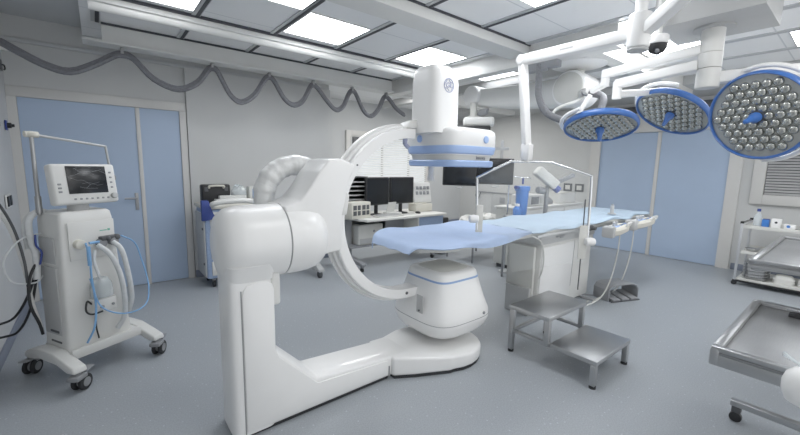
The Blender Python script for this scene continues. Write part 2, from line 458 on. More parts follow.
ceiling_light(4.38, 3.18, 'narrow bright ceiling light seen behind the monitor boom and cross rail', 4.66, 'lamp2')
ceiling_light(3.70, 1.12, 'bright ceiling light seen behind the shield arm hub')
ceiling_light(4.40, 1.12, 'bright ceiling light glimpsed past the cross rail above the lamp arms')
ceiling_light(5.08, .0, 'ceiling light panel at the right edge beyond the mounting box')
# ------------------------------------------------------------------ floor mounted C-arm scanner
ca = thing('scanner_gantry', 'large white floor-mounted C-arm x-ray scanner curving around the head of the table', 'medical scanner', (.6, 2.1, 0))
YC = 2.1
# floor arm
b = B()
b.prism([(.56, .02), (.56, .6), (.66, .6), (.7, .46), (.955, .2), (1.5, .165), (1.7, .15), (1.7, .02)], 1.952, 2.23, 'y', .018, 3)
obj('floor_arm', b, 'white', ca, True)
plan = [(1.52, 1.93), (1.66, 1.85), (1.9, 1.735)]
for i in range(17):
    a = math.radians(-115+i*230/16)
    plan.append((2.08+.33*math.cos(a), 2.03+.33*math.sin(a)))
plan += [(1.85, 2.33), (1.66, 2.26), (1.52, 2.25)]
b = B(); b.prism(plan, .02, .125, 'z', .03, 4)
for v in b.bm.verts:
    if v.co.z > .06: v.co.z += (.164-(v.co.x-1.5)*.075-.125)*min(1, (v.co.z-.06)/.05)
obj('foot', b, 'white', ca, True)
b = B(); b.box(.49, 1.5, 1.965, 2.21, 0, .021); b.prism([(x*.97+.06, y*.97+.06) for x, y in plan], 0, .022, 'z')
obj('plinth', b, 'rubber', ca, True)  # black layer draws the shadow gap under arm and foot
obj('cover_seam', B().box(1.497, 1.505, 1.944, 1.951, .02, .1), 'seam', ca, True)
# pillar
b = B(); b.loft([(.585, 2.085, z, .115, .135, 6) for z in (.02, .3, .6, .9, 1.0)], 48)
obj('pillar', b, 'white', ca, True)
b = B(); b.prism([(.535, .04), (1.49, .04), (1.49, .145), (.955, .178), (.72, .42), (.70, .47), (.7, .82), (.69, .855), (.66, .872), (.6, .875), (.56, .865), (.54, .84), (.533, .8)], 1.944, 1.97, 'y', .004, 2)
obj('front_panel', b, 'white', ca, True)
obj('panel_gap', B().box(.526, .532, 1.9475, 1.96, .03, .84, .001), 'seam', ca, True)
obj('side_block', B().box(.69, .745, 1.965, 2.06, .72, .9, .015, 3), 'white2', ca, True)
# horizontal drum
prof = [(0, .445), (.10, .447), (.155, .462), (.19, .50), (.203, .56), (.205, .62), (.207, .77), (.207, .784)]
b = B(); b.lathe(prof+[(.18, .786), (0, .786)], (0, YC, 1.065), (1, 0, 0), 56)
b.loft([(.592, 2.085, .88, .118, .135, 6), (.594, 2.085, .92, .126, .15, 5), (.595, 2.085, .97, .13, .17, 5)], 40)
drum = obj('drum', b, 'white', ca, True)
b = B(); b.lathe([(0, .793), (.207, .793), (.207, .86), (.203, .93), (.19, .985), (.16, 1.025), (.1, 1.047), (0, 1.052)], (0, YC, 1.065), (1, 0, 0), 56)
obj('drum_cap', b, 'white', ca, True)
obj('drum_seam', B().cyl((.7845, YC, 1.065), (.7945, YC, 1.065), .203, n=56), 'seam', ca, True)
# carriage between drum and C
b = B()
b.prism([(.80, 1.2), (.78, 1.262), (.83, 1.275), (.875, 1.295), (.91, 1.33), (.95, 1.385), (.995, 1.455), (1.06, 1.525), (1.13, 1.535), (1.235, 1.5), (1.18, 1.35), (1.165, 1.27),
         (1.145, 1.19), (1.141, .975), (1.005, .96), (.93, .99), (.88, 1.03)], 1.98, 2.262, 'y', .012, 3)
obj('carriage', b, 'white', ca, True)
obj('carriage_clamp', B().prism([(1.16, 1.345), (1.2, 1.314), (1.182, 1.19), (1.13, 1.19), (1.14, 1.345)], 1.985, 2.14, 'y', .008), 'white2', ca, True)
# the C itself
def cring(sect, a0, a1, n, ext0=0, ext1=0, cx=1.82, cz=1.125):
    path = []
    if ext0: path.append(lambda r, y: (cx+ext0+r*math.cos(a0), y, cz+r*math.sin(a0)))
    for i in range(n+1):
        a = a0+(a1-a0)*i/n
        path.append(lambda r, y, a=a: (cx+r*math.cos(a), y, cz+r*math.sin(a)))
    if ext1: path.append(lambda r, y: (cx+ext1+r*math.cos(a1), y, cz+r*math.sin(a1)))
    return path
sect0 = [(.55, 2.045), (.612, 2.045), (.618, 2.05), (.622, 2.066), (.60, 2.07), (.60, 2.084), (.632, 2.088), (.64, 2.104), (.612, 2.108), (.612, 2.128), (.652, 2.132), (.655, 2.15), (.648, 2.165), (.55, 2.165)]
sect = [(r*1.042, y+.085) for r, y in sect0]
b = B(); b.sweep(sect, cring(sect, PI/2, PI*1.5, 72, .03, .25))
arc = obj('c_arc', b, 'white', ca, True, angle=25)
for r_, y_ in ((.602, 2.077), (.614, 2.118)):
    gs = [(r_-.004, y_-.006), (r_+.0012, y_-.003), (r_+.0012, y_+.003), (r_-.004, y_+.006)]
    r_ *= 1.042
    gs = [(r_-.002, y_-(.003 if y_ < 2.1 else .009)), (r_, y_-(.003 if y_ < 2.1 else .009)), (r_, y_+(.003 if y_ < 2.1 else .009)), (r_-.002, y_+(.003 if y_ < 2.1 else .009))]
    gs = [(r, y+.085) for r, y in gs]
    b = B(); b.sweep(gs, cring(gs, PI*.52, PI*1.48, 60)); obj('rail_groove', b, 'slot', arc, True)
for a in (142, 168, 268):
    x, z = 1.82+.604*math.cos(math.radians(a)), 1.125+.604*math.sin(math.radians(a))
    obj('bolt', B().cyl((x, 2.1301, z), (x, 2.126, z), .006 if a < 260 else .012), 'dgrey', arc, True)
obj('arm_cap', B().prism([(1.76, 1.77), (1.9, 1.775), (1.9, 1.835), (1.87, 1.84), (1.8, 1.815)], 2.13, 2.255, 'y', .006), 'white2', ca, True)
# x-ray tube housing
X0, Y0, KT = 2.165, 2.11, 1.28
b = B()
b.loft([(X0, Y0, .165, 0.1280, 0.1280, 3), (X0, Y0, .175, 0.2112, 0.2112, 3.2), (X0, Y0, .20, 0.2752, 0.2752, 3.4), (X0, Y0, .24, 0.3110, 0.3110, 3.6), (X0, Y0, .29, 0.3277, 0.3277, 3.8), (X0, Y0, .308, 0.3290, 0.3290, 3.8),
        (X0, Y0, .36, 0.3226, 0.3226, 4), (X0, Y0, .45, 0.2880, 0.2880, 4.2), (X0, Y0, .55, 0.2550, 0.2550, 4.6), (X0, Y0, .63, 0.2300, 0.2300, 5), (X0, Y0, .665, 0.2220, 0.2220, 5), (X0, Y0, .682, 0.2080, 0.2080, 5), (X0, Y0, .688, 0.1850, 0.1850, 5)], 64)
tb = obj('tube_housing', b, 'white', ca, True)
obj('stripe', B().loft([(X0, Y0, .618, 0.2355, 0.2355, 4.95), (X0, Y0, .632, 0.2315, 0.2315, 5)], 64), 'stripe', tb, True)
obj('housing_seam', B().loft([(X0, Y0, .318, 0.3292, 0.3292, 3.83), (X0, Y0, .322, 0.3287, 0.3287, 3.85)], 64), 'seam', tb, True)
obj('top_plate', B().loft([(X0, Y0, .687, 0.1650, 0.1650, 5), (X0, Y0, .691, 0.1600, 0.1600, 5)], 48), 'offwhite', tb, True)
obj('side_recess', B().box(1.849, 1.857, 2.0, 2.07, .38, .52, .003), 'lgrey', tb, True)
obj('housing_screw', B().cyl((1.843, 2.035, .4), (1.85, 2.035, .4), .008), 'dgrey', tb, True)
obj('housing_screw', B().cyl((2.32, 1.783, .35), (2.32, 1.79, .35), .012), 'grey', tb, True)
# lift column
XC = 2.01
b = B(); b.loft([(XC, YC, 1.74, .146, .146, 4), (XC, YC, 1.95, .145, .145, 4), (XC, YC, 2.10, .142, .142, 4), (XC-.005, YC, 2.165, .134, .136, 4), (XC-.012, YC, 2.20, .118, .124, 4), (XC-.02, YC, 2.217, .09, .105, 3.6), (XC-.03, YC, 2.224, .04, .07, 3)], 56)
colm = obj('lift_column', b, 'white', ca, True)
# emblem on the column: ring with script letters and curls
ex, ez, ey = 2.005, 2.075, YC-.1425
em = B()
for i in range(36):
    a, a2 = 2*PI*i/36, 2*PI*(i+1)/36
    em.cyl((ex+.047*math.cos(a), ey, ez+.047*math.sin(a)), (ex+.047*math.cos(a2), ey, ez+.047*math.sin(a2)), .0035, n=6)
for k in range(4):
    a = k*PI/2+.5
    em.tube([(ex+.042*math.cos(a+t*.5), ey-.001, ez+(.042-.012*t*(2.4-t))*math.sin(a+t*.5)) for t in (0, .6, 1.2, 1.8, 2.3)], .003, 6, 4)
em.text('GE', .05, Matrix.Translation((ex, ey-.002, ez)) @ Matrix.Rotation(PI/2, 4, 'X') @ Matrix.Rotation(.15, 4, 'Z'), .002)
obj('emblem', em, 'logo', colm, True)
# flat panel detector
X0 = 2.23; YD = 2.13
b = B(); b.loft([(X0, YD, 1.585, 0.2630, 0.2630, 4.8), (X0, YD, 1.655, 0.2830, 0.2830, 4.8), (X0, YD, 1.74, 0.2830, 0.2830, 4.8), (X0, YD, 1.765, 0.2780, 0.2780, 4.8), (X0, YD, 1.785, 0.2530, 0.2530, 5.5), (X0, YD, 1.79, 0.2180, 0.2180, 5)], 64)
det = obj('detector', b, 'white', ca, True)
obj('blue_band', B().loft([(X0, YD, 1.592, 0.2660, 0.2660, 4.8), (X0, YD, 1.60, 0.2780, 0.2780, 4.8), (X0, YD, 1.645, 0.2865, 0.2865, 4.8), (X0, YD, 1.652, 0.2845, 0.2845, 4.8)], 64), 'blue', det, True)
obj('collar', B().loft([(X0, YD, 1.545, 0.2500, 0.2500, 4.8), (X0, YD, 1.59, 0.2580, 0.2580, 4.8)], 64), 'offwhite', det, True)
obj('blue_band', B().loft([(X0, YD, 1.497, 0.2630, 0.2630, 4.8), (X0, YD, 1.505, 0.2730, 0.2730, 4.8), (X0, YD, 1.538, 0.2760, 0.2760, 4.8), (X0, YD, 1.547, 0.2680, 0.2680, 4.8)], 64), 'blue', det, True)
obj('button', B().cyl((X0-.282, YD+.06, 1.705), (X0-.2915, YD+.06, 1.705), .028, n=28, bev=.004), 'blue', det, True)
obj('button', B().cyl((X0+.08, YD-.282, 1.705), (X0+.08, YD-.2915, 1.705), .028, n=28, bev=.004), 'blue', det, True)
obj('lettering', B().text('innova', .04, Matrix.Translation((X0+.06, YD-.2585, 1.568)) @ Matrix.Rotation(PI/2, 4, 'X'), .002), 'grey', det, True)
obj('cable_gland', B().cyl((1.80, 2.19, 1.71), (1.80, 2.19, 1.655), .018, n=20, bev=.006).cyl((1.80, 2.19, 1.66), (1.83, 2.19, 1.635), .016), 'logo', ca, True)
obj('spacer_cone', B().cyl((2.14, 2.26, 1.5), (2.14, 2.26, 1.42), .022, n=24).cyl((2.14, 2.26, 1.42), (2.14, 2.26, 1.38), .028, n=24), 'white2', ca, True)
# plastic-wrapped cable bundle from drum up to the carriage
rnd = random.Random(3)
wob = [rnd.uniform(-.012, .012) for _ in range(60)]
obj('cable_sleeve', B().tube([(.80, 2.36, .98), (.802, 2.36, 1.16), (.802, 2.36, 1.28), (.817, 2.36, 1.362), (.863, 2.36, 1.43), (.936, 2.36, 1.475), (1.017, 2.36, 1.488), (1.087, 2.345, 1.47), (1.137, 2.3, 1.42), (1.15, 2.25, 1.36)], .085, 22, 8,
    rad=lambda t: .066+.3*wob[int(t*26)]), 'wrap', ca, True)

# ------------------------------------------------------------------ patient table
pt = thing('patient_table', 'long x-ray table on a grey pedestal, reaching from the scanner to the right doors', 'table', (3.8, 2.15, 0))
b = B(); b.prism([(3.36, .02), (3.42, .75), (4.5, .75), (4.5, .02)], 1.96, 2.3, 'y', .01)
obj('pedestal', b, 'white2', pt, True)
b = B(); b.box(3.33, 3.37, 1.99, 2.30, .04, .72, .008)
obj('side_cover', b, 'offwhite', pt, True)
obj('plinth', B().box(3.30, 3.35, 2.0, 2.28, 0, .29, .008).box(3.36, 4.45, 2.0, 2.28, 0, .03), 'lgrey', pt, True)
obj('front_panel', B().prism([(3.375, .05), (3.43, .71), (4.06, .71), (4.02, .05)], 1.945, 1.962, 'y', .004), 'white', pt, True)
obj('panel_gap', B().prism([(4.03, .2), (4.065, .71), (4.075, .71), (4.04, .2)], 1.947, 1.964, 'y'), 'seam', pt, True)
b = B(); b.box(3.34, 4.5, 1.93, 2.5, .745, .85, .01)
dr = obj('top_housing', b, 'lgrey', pt, True)
obj('latch', B().box(3.62, 3.78, 1.915, 1.93, .80, .815, .003).box(3.7, 3.76, 1.918, 1.93, .785, .80, .003), 'grey', dr, True)
obj('tabletop', B().prism([(1.8, 2.0), (1.95, 1.88), (6.0, 1.86), (6.0, 2.58), (1.95, 2.58), (1.8, 2.5)], .865, .902, 'z', .01), 'offwhite', pt, True)
obj('table_rail', B().box(3.1, 5.9, 1.825, 1.84, .855, .885, .003), 'steel', pt, True)
for x in (3.3, 3.9, 4.6, 5.3, 5.8):
    obj('rail_bracket', B().box(x-.02, x+.02, 1.84, 1.865, .86, .88), 'steel2', pt, True)
obj('rail_clamp', B().box(4.06, 4.14, 1.79, 1.85, .845, .9, .008).cyl((4.1, 1.79, .872), (4.1, 1.75, .872), .018), 'dgrey', pt, True)

# drapes
def drape(name, x0, x1, y0, y1, z, hang, seed, head=0, lift=0):
    rn = random.Random(seed); ph = [rn.uniform(0, 6.28) for _ in range(8)]
    def f(u, v):
        x = x0+(x1-x0)*u
        vv = v*1.24-.12                       # beyond 0..1 the cloth hangs over the side
        ya, yb = y0, y1
        if head and u < .3:
            k = (1-(u/.3))**2; ya = y0+.12*k; yb = y1-.22*k
        y = ya+(yb-ya)*min(max(vv, 0), 1)
        zz = z+lift*max(0, min(1, vv))*(1-u)**.5
        wv = .012*math.sin(7*x+ph[0])+.009*math.sin(13*x+ph[1]+3*v)+.006*math.sin(21*v+ph[2]+5*x)
        zz += wv*.55
        if vv < 0: zz -= (-vv)/.12*hang*(.8+.35*math.sin(5.1*x+ph[3]))*(min(1, .35+u*4) if head else 1); y -= .02*(1+math.sin(9*x+ph[4]))*(-vv)/.12
        if vv > 1: zz -= (vv-1)/.12*hang; y += .01
        if u < .05 and head: zz -= ((.05-u)/.05)**2*.05
        return (x, y, zz)
    b = B(); b.grid(90, 36, f, .008)
    return obj(name, b, 'drape' if seed == 1 else 'drape2', angle=60)
o = drape('drape', 1.66, 3.02, 1.84, 2.62, .93, .05, 1, 1, .015)
tag(o, 'blue cloth drape covering the head end of the table beside the scanner', 'drape')
o = drape('drape', 3.03, 5.95, 1.87, 2.6, .925, .03, 2)
tag(o, 'long paler blue drape covering the table from the middle to the right doors', 'drape')

# ------------------------------------------------------------------ control handsets clipped to the table rail
def handset(x, y, z, rz, L, label, knobs):
    t = thing('table_controller', label, 'control panel', (x, y, z), rz, 'table side controllers')
    b = B(); b.loft([(0, 0, -.02, L*.40, .06, 3), (0, 0, .0, L*.48, .085, 3), (0, 0, .045, L*.5, .09, 3), (0, 0, .066, L*.46, .07, 3)], 36)
    obj('body', b, 'cream', t)
    obj('keypad', B().box(-L*.3, L*.1, -.035, .035, .064, .07, .002), 'blue', t)
    for i in range(knobs):
        xx = -L*.2+i*.1
        obj('joystick', B().cyl((xx, 0, .066), (xx, 0, .1), .01).sphere((xx, 0, .108), .016), 'lgrey', t)
    obj('rail_hook', B().box(-.03, .03, .08, .12, .0, .04, .004), 'grey', t)
    obj('end_grip', B().box(-L*.52, -L*.36, -.06, .06, -.03, .09, .02), 'lgrey', t)
    for k in range(4): obj('button', B().cyl((L*(.14+.08*k), -.02, .064), (L*(.14+.08*k), -.02, .074), .014), 'bottle' if k%2 else 'grey', t)
    obj('finger_guard', B().tube([(L*.1, -.07, .05), (L*.12, -.09, .09), (L*.42, -.08, .09), (L*.44, -.06, .05)], .012), 'white2', t)
    return t
handset(4.42, 1.67, .82, .12, .62, 'cream controller nearer the middle of the table, hooked on its front rail', 2)
handset(5.2, 1.69, .83, .05, .8, 'longest cream controller at the right end of the table rail', 3)
t = thing('table_controller', 'small upright grey post with joystick standing behind the cream controllers on the drape', 'control panel', (5.15, 2.02, .93))
obj('post', B().cyl((0, 0, 0), (0, 0, .11), .022, bev=.004).cyl((0.0, 0, 0), (0, 0, .012), .05), 'lgrey', t)
obj('tip', B().cyl((0, 0, .11), (0, 0, .13), .014), 'grey', t)
for i, (a, lab) in enumerate((((4.5, 1.66, .85), 'white cable hanging from the nearer cream controller down to the floor'), ((4.95, 1.68, .85), 'white cable hanging from the farther cream controller to the floor'))):
    tag(obj('cable', B().tube([a, (a[0]-.06, a[1]-.02, .6), (a[0]-.12, a[1], .3), (a[0]-.22, a[1]+.05, .08), (a[0]-.45-.1*i, a[1]+.12, .012), (4.26, 1.83-.05*i, .012)], .007, 8), 'offwhite'), lab, 'cable')
tag(obj('cable', B().tube([(2.98, 1.82, .9), (3.08, 1.78, .84), (3.13, 1.77, .7), (3.17, 1.8, .55), (3.19, 1.84, .46)], .006, 8), 'offwhite'), 'white lead dangling from the table edge where the drapes meet', 'cable')

# ------------------------------------------------------------------ step stool
ss = thing('step_stool', 'two-step brushed steel stool standing in front of the table pedestal', 'step stool', (2.84, 1.34, 0))
def steppad(nm, x0, x1, y0, y1, z):
    obj(nm, B().box(x0, x1, y0, y1, z-.035, z, .006), 'steel', ss, True)
steppad('top_step', 2.53, 3.13, 1.35, 1.70, .40)
steppad('lower_step', 2.55, 3.13, 1.0, 1.345, .2)
def leg(x, y, h, foot=True):
    o = obj('leg', B().box(x-.019, x+.019, y-.019, y+.019, .02, h, .003), 'steel', ss, True)
    obj('rubber_foot', B().cyl((x, y, 0), (x, y, .022), .023, n=14), 'rubber', o, True)
for x in (2.56, 3.10):
    leg(x, 1.02, .166); leg(x, 1.68, .366)
    o = obj('leg', B().box(x-.019, x+.019, 1.355, 1.393, .166, .366, .003), 'steel', ss, True)
    obj('side_rail', B().box(x-.012, x+.012, 1.346, 1.665, .166, .196, .003), 'steel', ss, True)
obj('cross_rail', B().box(2.577, 3.083, 1.66, 1.69, .17, .195, .003), 'steel', ss, True)

# ------------------------------------------------------------------ foot pedal under the table
fp = thing('foot_pedal', 'dark grey hooded foot switch on the floor under the right part of the table', 'foot pedal', (4.68, 1.7, 0), math.radians(-22))
arch = [(-.22, 0), (-.22, .13), (-.19, .175), (-.13, .195), (.13, .195), (.19, .175), (.22, .13), (.22, 0), (.205, 0), (.205, .125), (.18, .163), (.125, .18), (-.125, .18), (-.18, .163), (-.205, .125), (-.205, 0)]
obj('hood', B().prism(arch, -.1, .12, 'y', .003), 'grey', fp)
obj('base_plate', B().box(-.205, .205, -.14, .12, 0, .015, .003), 'dgrey', fp)
for x in (-.13, 0, .13): obj('pedal', B().prism([(-.14, .016), (-.14, .03), (.08, .07), (.08, .016)], x-.05, x+.05, 'x', .005), 'grey', fp)
tag(obj('cable', B().tube([(4.55, 1.86, .01), (4.4, 1.98, .012), (4.3, 1.9, .012), (4.36, 1.8, .012), (4.3, 1.95, .03)], .009, 8), 'grey'), 'grey foot switch cable curled on the floor beside the pedestal', 'cable')
# ------------------------------------------------------------------ ventilator on its trolley
ve = thing('ventilator', 'white ventilator trolley with top monitor and looping hoses, in front of the left door', 'ventilator', (-.1, 3.415, 0), math.radians(28.05))
# local frame: x to the right along its front, y to the back
def legbar(x, s):
    poly = [(-.30, .13), (-.29, .165), (-.2, .19), (-.05, .225), (.12, .225), (.24, .19), (.29, .165), (.30, .13), (.24, .12), (.1, .15), (-.1, .15), (-.22, .12)]
    return B().prism(poly, x-.04, x+.04, 'x', .012, 3)
for x in (-.25, .27):
    obj('base_leg', legbar(x, 1), 'white2', ve)
obj('base_tray', B().box(-.215, .235, -.13, .2, .16, .215, .015, 3), 'white2', ve)
obj('front_tray', B().prism([(-.215, -.15), (.235, -.15), (.235, -.12), (-.215, -.12)], .16, .225, 'z', .006), 'white2', ve)
def castor(x, y, a):
    o = obj('castor', B().cyl((x, y, .115), (x, y, .135), .022).prism([(-.03, .055), (-.02, .1), (-.03, .118), (.05, .118), (.075, .105), (.03, .09), (.02, .05)], -.03, .03, 'y', .004) if False else
            B().cyl((x, y, .1), (x, y, .14), .02).obox((x+.012*math.cos(a), y+.012*math.sin(a), .1), (.09, .075, .03), (0, 0, a), .01), 'grey', ve)
    for s in (-1, 1):
        cx, cy = x-.02*math.cos(a), y-.02*math.sin(a)
        px, py = -math.sin(a)*s, math.cos(a)*s
        w = obj('wheel', B().cyl((cx+px*.012, cy+py*.012, .052), (cx+px*.034, cy+py*.034, .052), .052, n=28, bev=.006), 'rubber', o)
    obj('wheel_hub', B().cyl((cx-px*.036*0+px*.0, cy, .052), (cx+px*.036, cy+py*.036, .052), .03, n=20).cyl((cx, cy, .052), (cx-px*.036, cy-py*.036, .052), .03, n=20), 'grey', o)
    obj('brake', B().obox((x-.07*math.cos(a), y-.07*math.sin(a), .118), (.07, .05, .012), (0, .15, a), .004), 'grey', o)
for x, y, a in ((-.25, -.27, 3.6), (.27, -.27, 3.7), (-.25, .27, .6), (.27, .27, 1.2)):
    castor(x, y, a)
# body: slightly tapered, front leaning back
def vsec(z, x0, x1, y0, y1): return ((x0+x1)/2, (y0+y1)/2, z, (x1-x0)/2, (y1-y0)/2, 12)
b = B(); b.loft([vsec(.215, -.21, .2, -.1, .2), vsec(.5, -.2, .175, -.095, .2), vsec(.9, -.19, .15, -.09, .2), vsec(1.09, -.185, .14, -.085, .2), vsec(1.135, -.18, .135, -.075, .19), vsec(1.15, -.165, .12, -.06, .175)], 64)
body = obj('body', b, 'white2', ve)
obj('side_panel', B().box(-.208, -.19, -.03, .17, .3, .78, .006).box(-.2, -.184, -.02, .16, .8, .98, .01), 'lgrey', body)
obj('side_vent', B().box(-.212, -.2, .0, .1, .32, .335), 'dgrey', body)
obj('side_vent', B().box(-.212, -.2, -.02, .1, .25, .262), 'dgrey', body)
obj('front_panel', B().box(-.15, .13, -.101, -.09, .82, 1.08, .004), 'white2', body)
obj('print', B().box(.035, .08, -.1025, -.1008, 1.0, 1.007).box(.085, .1, -.1025, -.1008, .998, 1.013), 'green', body)
obj('gas_port', B().cyl((-.10, -.09, .93), (-.10, -.14, .93), .032, n=20, bev=.006), 'cream', body)
obj('gas_port', B().cyl((.03, -.09, .92), (.03, -.14, .915), .03, n=20, bev=.006).cyl((.1, -.09, .925), (.1, -.15, .92), .03, n=20, bev=.006), 'grey', body)
obj('valve_block', B().box(.02, .13, -.15, -.1, .935, .965, .008).sphere((.12, -.14, .95), .022).sphere((.06, -.14, .95), .018), 'dgrey', body)
# monitor head
mtx = Matrix.Translation((.005, -.06, 1.195)) @ Matrix.Rotation(math.radians(-8), 4, 'X')
b = B(); b.box(-.195, .185, -.03, .05, 0, .272, .018, 3, mtx); b.box(-.12, .1, .05, .09, .04, .24, .02, 3, mtx)
mo = obj('monitor', b, 'white2', ve)
obj('screen', B().box(-.115, .12, -.034, -.028, .07, .255, .002, mtx=mtx), 'screen', mo)
bt = B()
for i in range(7): bt.box(-.085+.033*i-.007, -.085+.033*i+.007, -.034, -.029, .028, .04, .002, mtx=mtx)
for k in range(3): bt.box(-.17, -.15, -.034, -.029, .08+.025*k, .092+.025*k, .002, mtx=mtx)
for k in range(4): bt.box(.14, .155, -.034, -.029, .1+.035*k, .112+.035*k, .002, mtx=mtx)
obj('buttons', bt, 'grey', mo)
obj('dial', B().cyl(mtx @ Vector((.148, -.03, .045)), mtx @ Vector((.148, -.055, .045)), .02, n=24, bev=.004), 'lgrey', mo)
# scuffs and creases in the protective film over the screen
cr = B(); rn = random.Random(5)
for i in range(9):
    x0, z0 = rn.uniform(-.1, .04), rn.uniform(.1, .24)
    pts = [(x0+.035*k, -.0355, z0+(.012*rn.uniform(-1, 1))-(.008*k if i % 2 else -.006*k)) for k in range(4)]
    pts = [mtx @ Vector((min(p[0], .115), p[1], min(max(p[2], .08), .25))) for p in pts]
    cr.tube(pts, .0006, 5, 4)
obj('film_crease', cr, 'grey', mo)
obj('monitor_neck', B().cyl((-.02, .02, 1.14), (-.02, .02, 1.22), .06, n=24), 'lgrey', ve)
# jointed hose-support arm
arm = obj('support_pole', B().cyl((-.2, .1, 1.13), (-.17, .165, 1.645), .012, n=14).cyl((-.1995, .101, 1.14), (-.193, .115, 1.25), .018, n=14), 'steel2', ve)
obj('knuckle', B().sphere((-.17, .165, 1.655), .034, (1.1, .9, .65)).cyl((-.205, .165, 1.655), (-.135, .165, 1.655), .02), 'cream', arm)
obj('support_arm', B().cyl((-.17, .165, 1.655), (.265, .165, 1.6), .009, n=12).cyl((.265, .165, 1.605), (.28, .165, 1.46), .008, n=12), 'lgrey', ve)
obj('hose_clip', B().cyl((.28, .165, 1.46), (.285, .165, 1.36), .016, n=12).box(.27, .31, .14, .19, 1.34, 1.38, .006).cyl((.295, .165, 1.34), (.305, .17, 1.27), .01), 'grey', ve)
# hoses
def vh(nm, pts, r, m): return obj(nm, B().tube(pts, r, 12, 8), m, ve)
vh('breathing_hose', [(.0, -.13, .91), (.04, -.19, .84), (.085, -.2, .7), (.11, -.19, .52), (.115, -.16, .36), (.08, -.13, .27)], .017, 'hose')
vh('breathing_hose', [(.09, -.14, .92), (.12, -.18, .86), (.145, -.19, .7), (.165, -.18, .5), (.16, -.14, .38)], .017, 'hose')
vh('breathing_hose', [(-.03, -.15, .88), (-.05, -.17, .8), (-.03, -.17, .7), (-.02, -.15, .66)], .01, 'hose')
vh('oxygen_tube', [(-.08, -.15, .94), (-.085, -.19, .85), (-.085, -.19, .7), (-.08, -.2, .52), (-.12, -.24, .38), (-.15, -.2, .27)], .0065, 'bhose')
vh('oxygen_tube', [(-.09, -.18, .7), (-.06, -.22, .5), (.05, -.28, .42), (.2, -.27, .43), (.28, -.2, .55), (.29, -.12, .75), (.26, -.1, .88), (.16, -.12, .95)], .005, 'bhose')
obj('tube_connector', B().cyl((-.085, -.185, .79), (-.085, -.185, .92), .012, n=14).cyl((-.06, -.15, .935), (.0, -.15, .935), .009), 'bhose', ve)
hum = obj('humidifier', B().box(-.08, .06, -.19, -.1, .44, .54, .014, 3), 'white2', ve)
obj('humidifier_bracket', B().box(-.05, .03, -.11, -.08, .44, .56, .003), 'lgrey', ve)
obj('water_chamber', B().lathe([(0, .55), (.065, .55), (.067, .57), (.062, .64), (.04, .68), (0, .685)], (-.01, -.145, 0), n=24), 'clear', hum)
obj('chamber_lid', B().lathe([(0, .61), (.06, .61), (.06, .63), (0, .635)], (-.01, -.145, 0), n=24), 'grey', hum)
obj('dial', B().cyl((-.04, -.19, .485), (-.04, -.2, .485), .012).cyl((.03, -.19, .485), (.03, -.198, .485), .009), 'grey', hum)
vh('power_lead', [(-.08, -.15, .51), (-.11, -.16, .54), (-.125, -.17, .48), (-.1, -.185, .45), (-.04, -.197, .455)], .006, 'black')
vh('power_lead', [(-.04, -.11, .42), (-.05, -.12, .33), (-.04, -.12, .24)], .005, 'black')
vh('coiled_hose', [(-.13, .1, 1.12), (-.19, .12, 1.15), (-.245, .13, 1.1), (-.25, .13, .98), (-.235, .12, .86), (-.25, .1, .7)], .02, 'hose')
vh('coiled_hose', [(-.16, .14, 1.13), (-.22, .16, 1.13), (-.265, .16, 1.05), (-.255, .16, .9)], .012, 'hose')
vh('blue_tube', [(-.235, .1, 1.0), (-.24, .09, .93), (-.22, .08, .88), (-.235, .08, .8)], .006, 'navy')

# cables coming from the left wall
def wire(pts, r, m, label, group=None):
    return tag(obj('cable', B().tube(pts, r, 8, 8), m), label, 'cable', group)
wire([(-.63, 3.7, 1.28), (-.55, 3.55, 1.2), (-.47, 3.45, 1.02), (-.43, 3.42, .8), (-.41, 3.42, .55), (-.38, 3.42, .35)], .012, 'white2', 'thick white hose arching from the left wall down to the ventilator side')
wire([(-.62, 3.62, 1.3), (-.53, 3.52, 1.22), (-.455, 3.42, 1.05), (-.42, 3.39, .84), (-.415, 3.38, .66)], .008, 'dgrey', 'dark hose running alongside the thick white hose by the ventilator')
wire([(-.32, 3.46, 1.0), (-.42, 3.36, .98), (-.5, 3.32, .86), (-.48, 3.33, .72), (-.38, 3.38, .68), (-.335, 3.44, .72)], .005, 'hose', 'thin white lead looping in the air left of the ventilator')
wire([(-.34, 3.42, .86), (-.40, 3.36, .72), (-.41, 3.34, .55), (-.38, 3.36, .4), (-.37, 3.37, .32)], .009, 'black', 'black cable bunched vertically on the left side of the ventilator')
wire([(-.35, 3.40, .82), (-.42, 3.40, .6), (-.5, 3.45, .45), (-.58, 3.5, .40), (-.64, 3.58, .38)], .008, 'black', 'upper black cable sagging from the ventilator to the left wall')
wire([(-.36, 3.44, .78), (-.42, 3.43, .5), (-.5, 3.5, .33), (-.58, 3.55, .29), (-.64, 3.62, .27)], .008, 'black', 'lower black cable sagging from the ventilator to the left wall')

